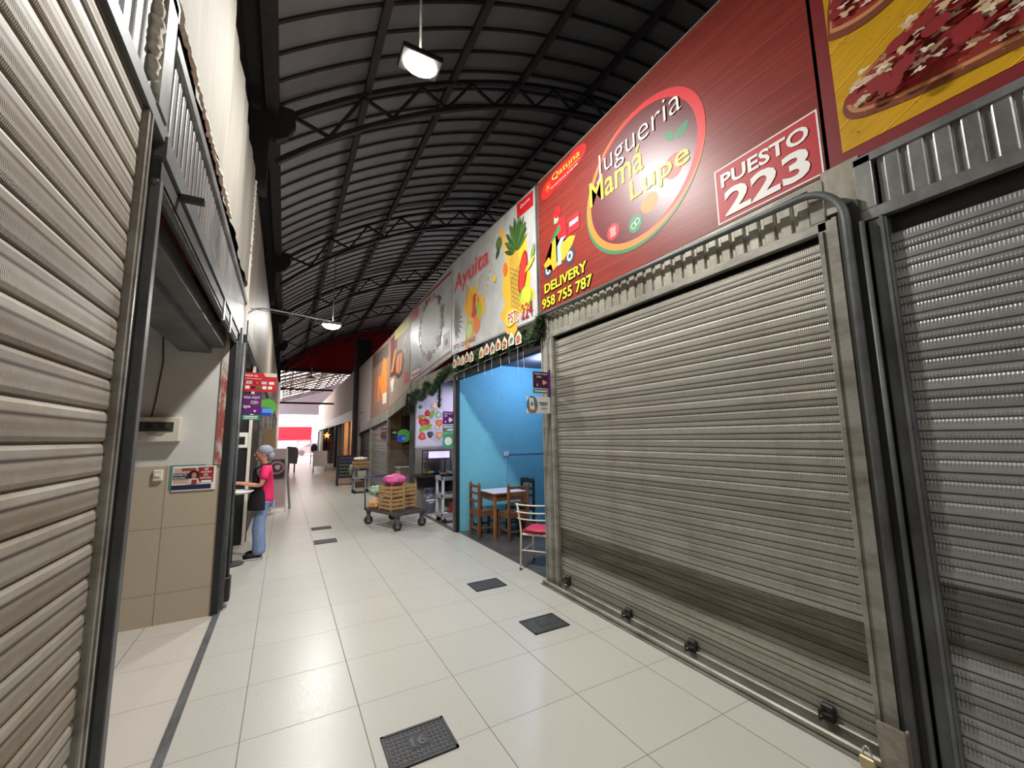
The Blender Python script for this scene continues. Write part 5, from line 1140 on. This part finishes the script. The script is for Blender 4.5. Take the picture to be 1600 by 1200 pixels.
tag(MB().ball((cx-.02, cy, 1.07), (.22, .16, .06), 24, 12, lambda d: 1+.3*math.sin(7*d.x)*math.sin(5*d.y)).build('bag_pile', mat(srgb(196, 190, 184), .5, 0, .4, 20), None, True), 'crumpled pale bags lying on the far trolley trays', 'bag')
tag(MB().box(cx-.12, cx+.14, cy-.12, cy+.1, .505, .7).build('carton', pr(214, 210, 196)), 'pale carton on the middle shelf of the far trolley', 'carton'); tag(MB().box(cx-.16, cx+.12, cy-.12, cy+.1, .172, .34).build('carton', pr(110, 70, 46)), 'brown carton on the lowest shelf of the far trolley', 'carton')
tag(MB().ball((cx-.31, cy-.05, .74), (.08, .1, .16), 16, 10, lambda d: 1+.1*math.sin(9*d.z)).build('hanging_bag', mat(srgb(120, 130, 110), .5, 0, .2), None, True), 'green bag hanging on the side of the far trolley', 'bag')
# chalkboard
t = thing('menu_board', 'black standing menu board beside the far trolley', 'menu board', (2.0, 16.7, 0))
x0, x1 = 1.78, 2.38
for x in (x0, x1): MB().bar((x, 16.6, 0), (x, 16.75, 1.12), .04, .03).build('leg', M_black, t); MB().bar((x, 17.0, 0), (x, 16.78, 1.1), .04, .03).build('leg', M_black, t)
MB().box(x0, x1, 16.66, 16.69, .28, 1.12).build('board', M_black, t)
FK = Frame('F', 16.655)
A = Art(FK); rr = random.Random(3)
for r_ in range(6):
    zz = 1.0-.125*r_; xx = 1.84
    while xx < 2.3:
        w_ = rr.uniform(.04, .1); A.line([(xx, zz), (xx+w_*.3, zz+.025), (xx+w_*.6, zz-.01), (xx+w_, zz+.02)], .012, pr(120, 120, 220) if r_ < 2 else pr(170, 170, 170)); xx += w_+.03
A.build('chalk_scrawl', t)
t = thing('white_board_stand', 'pale blank board on thin legs farther down the aisle', 'board', (1.72, 24.5, 0))
bx('panel', pr(206, 210, 224), t, 1.36, 2.04, 24.5, 24.54, .3, 1.12)
for x in (1.4, 2.0): bx('leg', M_gplas, t, x-.02, x+.02, 24.54, 24.58, 0, 1.1); bx('leg', M_gplas, t, x-.02, x+.02, 24.30, 24.34, 0, .3); bx('rail', M_gplas, t, x-.02, x+.02, 24.3, 24.58, .28, .3)
t = thing('standing_poster', 'leaning poster frame with a round dish photo behind the person', 'poster', (-.05, 12.0, 0))
FA = Frame('F', 11.6); a0, b1 = FA.px(423, 702); a1, b0 = FA.px(446, 784)
mb = MB(); mb.bar((a0, 11.6, 0), (a0, 11.75, b1), .03, .03).bar((a1, 11.6, 0), (a1-.02, 11.75, b1), .03, .03).bar((a0, 11.75, b1), (a1-.02, 11.75, b1), .03, .03).bar((a0, 11.62, .1), (a1, 11.62, .1), .03, .03).build('frame', M_cream, t)
MB().bar((a0+.05, 11.9, 0), (a0+.05, 11.77, b1-.05), .025, .025).bar((a1+.1, 12.0, 0), (a1-.04, 11.77, b1-.05), .04, .04).build('rear_leg', M_gplas, t)
MB().add([(a0, 11.60, .12), (a1, 11.60, .12), (a1-.02, 11.74, b1), (a0, 11.74, b1), (a0, 11.615, .12), (a1, 11.615, .12), (a1-.02, 11.755, b1), (a0, 11.755, b1)], [(0, 1, 2, 3), (7, 6, 5, 4), (0, 4, 5, 1), (1, 5, 6, 2), (2, 6, 7, 3), (3, 7, 4, 0)]).build('sheet', pr(196, 170, 166), t)
FA2 = Frame('F', 11.595); A = Art(FA2); A.poly([(a0+.03, .8), (a1-.06, .8), (a1-.06, 1.25), (a0+.03, 1.25)], pr(70, 56, 66))
A.ell((a0+a1)/2-.04, 1.05, .17, .16, pr(190, 150, 150)); A.ell((a0+a1)/2-.04, 1.05, .12, .11, pr(110, 60, 60)); A.blob((a0+a1)/2-.02, 1.06, .06, WHITE, 12, .5, 1, 2); A.build('dish_photo', t)

# ================================================================== SECOND HALL
M_fasc = sheet_mat('white_fascia', srgb(246, 236, 234), srgb(226, 212, 210), 0, .6, (1, 4, .4))
tag(MB().box(2.68, 3.35, 19.45, 20.1, 0, 6.3).build('concrete_column', mat(srgb(44, 34, 36), .8, 0, .15)), 'dark square column between the two halls', 'column')
tag(MB().box(-.5, 16, 28.9, 29.2, 6.05, 6.2).build('gable_beam', M_truss), 'dark beam along the foot of the red gable', 'beam')
for z, x1 in ((4.05, 3.3), (4.95, 2.7)):
    tag(MB().box(-.4, x1, 29.9, 30.0, z, z+.12).build('steel_beam', mat(srgb(84, 40, 46), .6)), 'dark red %s cross beam beyond the red gable' % ('lower' if z < 4.5 else 'upper'), 'beam', 'cross beams beyond the gable')
for k, (y0, y1, z0, lb, cm) in enumerate(((20.2, 22.0, 2.6, 'shop with orange-lit interior next to the dark column', 'o'), (22.0, 24.5, 2.75, 'second orange-lit shop past the dark column', 'o'), (24.5, 28.5, 2.9, 'shop with pale rolled curtains', 'g'), (28.5, 33, 2.9, 'shop with dark clothes on show', 'd'), (33, 38, 2.9, 'shop with red star lamp', 'd'), (38, 44, 2.9, 'last pale shop of the row', 'g'))):
    t = thing('shop_front', lb+' in the far right row', 'shop', (XR, (y0+y1)/2, 0))
    bx('fascia', M_fasc, t, XR-.02, XR+.05, y0, y1-.04, 3.1, 5.0); bx('header_strip', M_galvold, t, XR-.03, XR+.06, y0, y1-.02, 2.6, 3.1)
    bx('post', M_alu, t, XR-.025, XR+.06, y0+.02, y0+.12, 0, 2.59)
    bx('rear_wall', mat(srgb(222, 172, 132), .7, 0, .1) if cm == 'o' else mat(srgb(96, 92, 90), .7, 0, .2), t, XR+2.4, XR+2.5, y0, y1, 0, 2.7); bx('side_wall', mat(srgb(222, 168, 126), .7, 0, .1) if cm == 'o' else mat(srgb(90, 92, 88), .7, 0, .2), t, XR+.06, XR+2.4, y1-.1, y1, 0, 2.7)
    bx('roof_slab', M_dsteel, t, XR, XR+2.6, y0, y1, 3.0, 3.1)
    if cm == 'o': light('POINT', (XR+.9, (y0+y1)/2, 2.3), 60, (1, .74, .5), .1, parent=t)
    if cm == 'g':
        for q in range(3): yy = y0+.5+q*(y1-y0-1)/2; MB().tube([(XR+.1, yy, .05), (XR+.1, yy, 2.5)], .16, 12).build('rolled_curtain', (mat(srgb(150, 150, 120), .7), mat(srgb(176, 172, 166), .7), mat(srgb(70, 70, 72), .7))[q], t, True)
t = thing('star_lamp', 'glowing orange star lamp at the far right row', 'lamp', (2.6, 33, 2.0))
pts = [(2.45+(.22 if k % 2 == 0 else .1)*math.sin(PI*k/5), 2.0+(.22 if k % 2 == 0 else .1)*math.cos(PI*k/5)) for k in range(10)]
MB().prism(pts, 30.0, 30.05).build('star', mat((1, .35, .08), .5, 0, 0, emit=2.5), t); MB().tube([(2.45, 30.02, 2.2), (2.45, 30.02, 2.62), (2.79, 30.02, 2.68)], .01, 6).build('hook', M_black, t)
t = thing('clothes_display', 'red and dark clothes hung below the star lamp', 'clothes', (2.5, 30.2, .9))
for k, c_ in enumerate((MAR, BLK, pr(80, 60, 100), RED)): MB().ball((2.3+k*.14, 30.25, 1.35), (.07, .07, .45), 10, 8).build('garment', c_, t, True)
# roof of the second hall : translucent sheets on lattice
M_trl, _t, _b = nt('translucent_sheet'); _t.nodes.remove(_b); _tr = _t.nodes.new('ShaderNodeBsdfTranslucent'); _tr.inputs[0].default_value = (.86, .66, .56, 1); _t.links.new(_tr.outputs[0], _t.nodes['Material Output'].inputs[0])
def z2(x): return 6.6+.32*(x+.5) if x < 7 else 6.6+.32*7.5-.32*(x-7)
mb = MB()
for k in range(12):
    y0 = 29.3+k*1.95
    for a, b in ((-.5, 7), (7, 14.5)): mb.add([(a, y0, z2(a)), (b, y0, z2(b)), (b, y0+1.9, z2(b)), (a, y0+1.9, z2(a))], [(0, 1, 2, 3)])
struct('ceiling_second_hall', mb, M_trl)
for k in range(12):
    Y0 = 29.4+k*1.95
    t = thing('lattice_truss', 'dark lattice truss of the second hall roof, number %s from the red gable' % ('one', 'two', 'three', 'four', 'five', 'six', 'seven', 'eight', 'nine', 'ten', 'eleven', 'twelve')[k], 'truss', (0, Y0, 6.4), 0, 'lattice trusses of the second hall')
    mb = MB(); mb.bar((-.5, Y0, z2(-.5)-.1), (7, Y0, z2(7)-.1), .1).bar((7, Y0, z2(7)-.1), (14.5, Y0, z2(14.5)-.1), .1); mb.build('upper_chord', M_truss, t)
    mb = MB(); mb.bar((-.5, Y0, z2(-.5)-.7), (7, Y0, z2(7)-.7), .08).bar((7, Y0, z2(7)-.7), (14.5, Y0, z2(14.5)-.7), .08); mb.build('lower_chord', M_truss, t)
    mb = MB()
    for i in range(20): a = -.4+i*.72; b = a+.72; mb.bar((a, Y0, z2(a)-(.1 if i % 2 else .7)), (b, Y0, z2(b)-(.7 if i % 2 else .1)), .05)
    mb.build('web', M_truss, t)
for k in range(5):
    x = .3+k*1.2; tag(MB().box(x-.05, x+.05, 29.3, 52, z2(x)-.16, z2(x)-.04).build('roof_purlin', M_truss), 'purlin of the second hall roof, %s from the left' % ('first', 'second', 'third', 'fourth', 'fifth')[k], 'purlin', 'purlins of the second hall')
mb = MB().prism([(-1, 4.6), (14, 4.6), (14, 9), (7, 9), (-1, 6.2)], 52.5, 52.6)
struct('wall_far_gable', mb, mat(srgb(120, 112, 122), .8, 0, .1))
struct('wall_far_left', MB().box(-.6, -.5, 30, 40, 0, 6.5), M_metalL)
t = thing('ceiling_fan_lamp', 'pendant lamp with pale shade hanging below the red gable', 'lamp', (1.2, 27, 5))
MB().lathe([(.05, 5.75), (.3, 5.62), (.42, 5.55), (.40, 5.54), (.05, 5.6)], (1.28, 28.6, 0), 24).build('shade', M_cream, t, True); MB().tube([(1.28, 28.6, 5.7), (1.28, 28.6, 6.3)], .04, 8).build('stem', M_gplas, t)
# far street
struct('wall_street', MB().box(-14, 24, 62, 62.3, 0, 1.75), mat(srgb(236, 196, 190), .8, 0, .05))
mb = MB().box(-3, 3.15, 61.7, 61.8, 1.75, 3.5).box(-3, -2.9, 61.7, 61.8, 0, 1.75).box(3.05, 3.15, 61.7, 61.8, 0, 1.75)
for k in range(24): mb.box(-3+k*.256, -2.9+k*.256, 61.66, 61.7, 1.75, 3.5)
tag(mb.build('red_fence_panel', mat(srgb(232, 24, 50), .6, 0, .08)), 'bright red corrugated panel across the street at the end', 'panel')
tag(MB().box(-3, 1.3, 61.5, 61.6, 0, 1.6).box(-3, 1.38, 61.45, 61.6, 1.6, 1.68).box(1.3, 1.4, 61.45, 61.6, 0, 1.68).build('white_gate', mat(srgb(226, 206, 214), .7, 0, .05)), 'pale gate below the red panel across the street', 'gate')
def car():
    cx, cy = 3.0, 52.0; t = thing('car', 'silver car parked across the end of the aisle', 'car', (cx, cy, 0)); mc = mat(srgb(206, 180, 184), .3, .3, .05)
    body_ = [(-2.0, .3), (2.0, .3), (2.1, .6), (2.0, .85), (1.3, .95), (.8, 1.35), (-.6, 1.4), (-1.25, .95), (-1.9, .85), (-2.1, .6)]
    MB().prism([(cx+a, b) for a, b in body_], cy-.8, cy+.8).build('body', mc, t)
    MB().prism([(cx+a, b) for a, b in ((-1.1, .97), (-.05, .97), (-.05, 1.33), (-.55, 1.33))], cy-.815, cy-.80).prism([(cx+a, b) for a, b in ((.05, .97), (1.1, .97), (.72, 1.3), (.05, 1.33))], cy-.815, cy-.80).build('side_window', mat(srgb(150, 132, 140), .2), t)  # distance haze put into the lighter window colour
    for x in (-1.3, 1.3): MB().lathe([(.1, -.1), (.31, -.1), (.32, 0), (.31, .1), (.1, .1)], (cx+x, cy-.74, .32), 22, 'y').build('wheel', mat(srgb(112, 100, 106), .6), t)  # wheel colour lightened to stand in for distance haze
    bx('bumper', mat(srgb(150, 110, 110), .5), t, cx-2.15, cx-1.9, cy-.8, cy+.8, .35, .55)
car()
t = thing('covered_stack', 'dark grey covered stack on legs standing in the aisle behind the standing poster', 'stack', (.36, 25.2, 0))
MB().prism([(.12, .52), (.62, .45), (.68, .9), (.66, 1.22), (.55, 1.34), (.15, 1.38), (.06, 1.2)], 24.9, 25.5).build('cover', mat(srgb(112, 110, 128), .8, 0, .2), t)
for x in (.26, .52):
    for y in (25.0, 25.4): MB().tube([(x, y, 0), (x, y, .6)], .03, 8).build('leg', M_dsteel, t)
t = thing('draped_chair', 'pale chair draped with a dark blue jacket farther down the aisle', 'chair', (1.9, 33.5, 0))
for x in (1.72, 2.1):
    for y in (33.3, 33.65): MB().tube([(x, y, 0), (x, y, .6 if y < 33.5 else 1.2)], .025, 6).build('leg', M_gplas, t)
bx('seat', M_gplas, t, 1.7, 2.12, 33.28, 33.67, .55, .6); MB().ball((1.92, 33.6, 1.1), (.22, .14, .34), 14, 10).build('jacket', mat(srgb(44, 50, 84), .8), t, True)
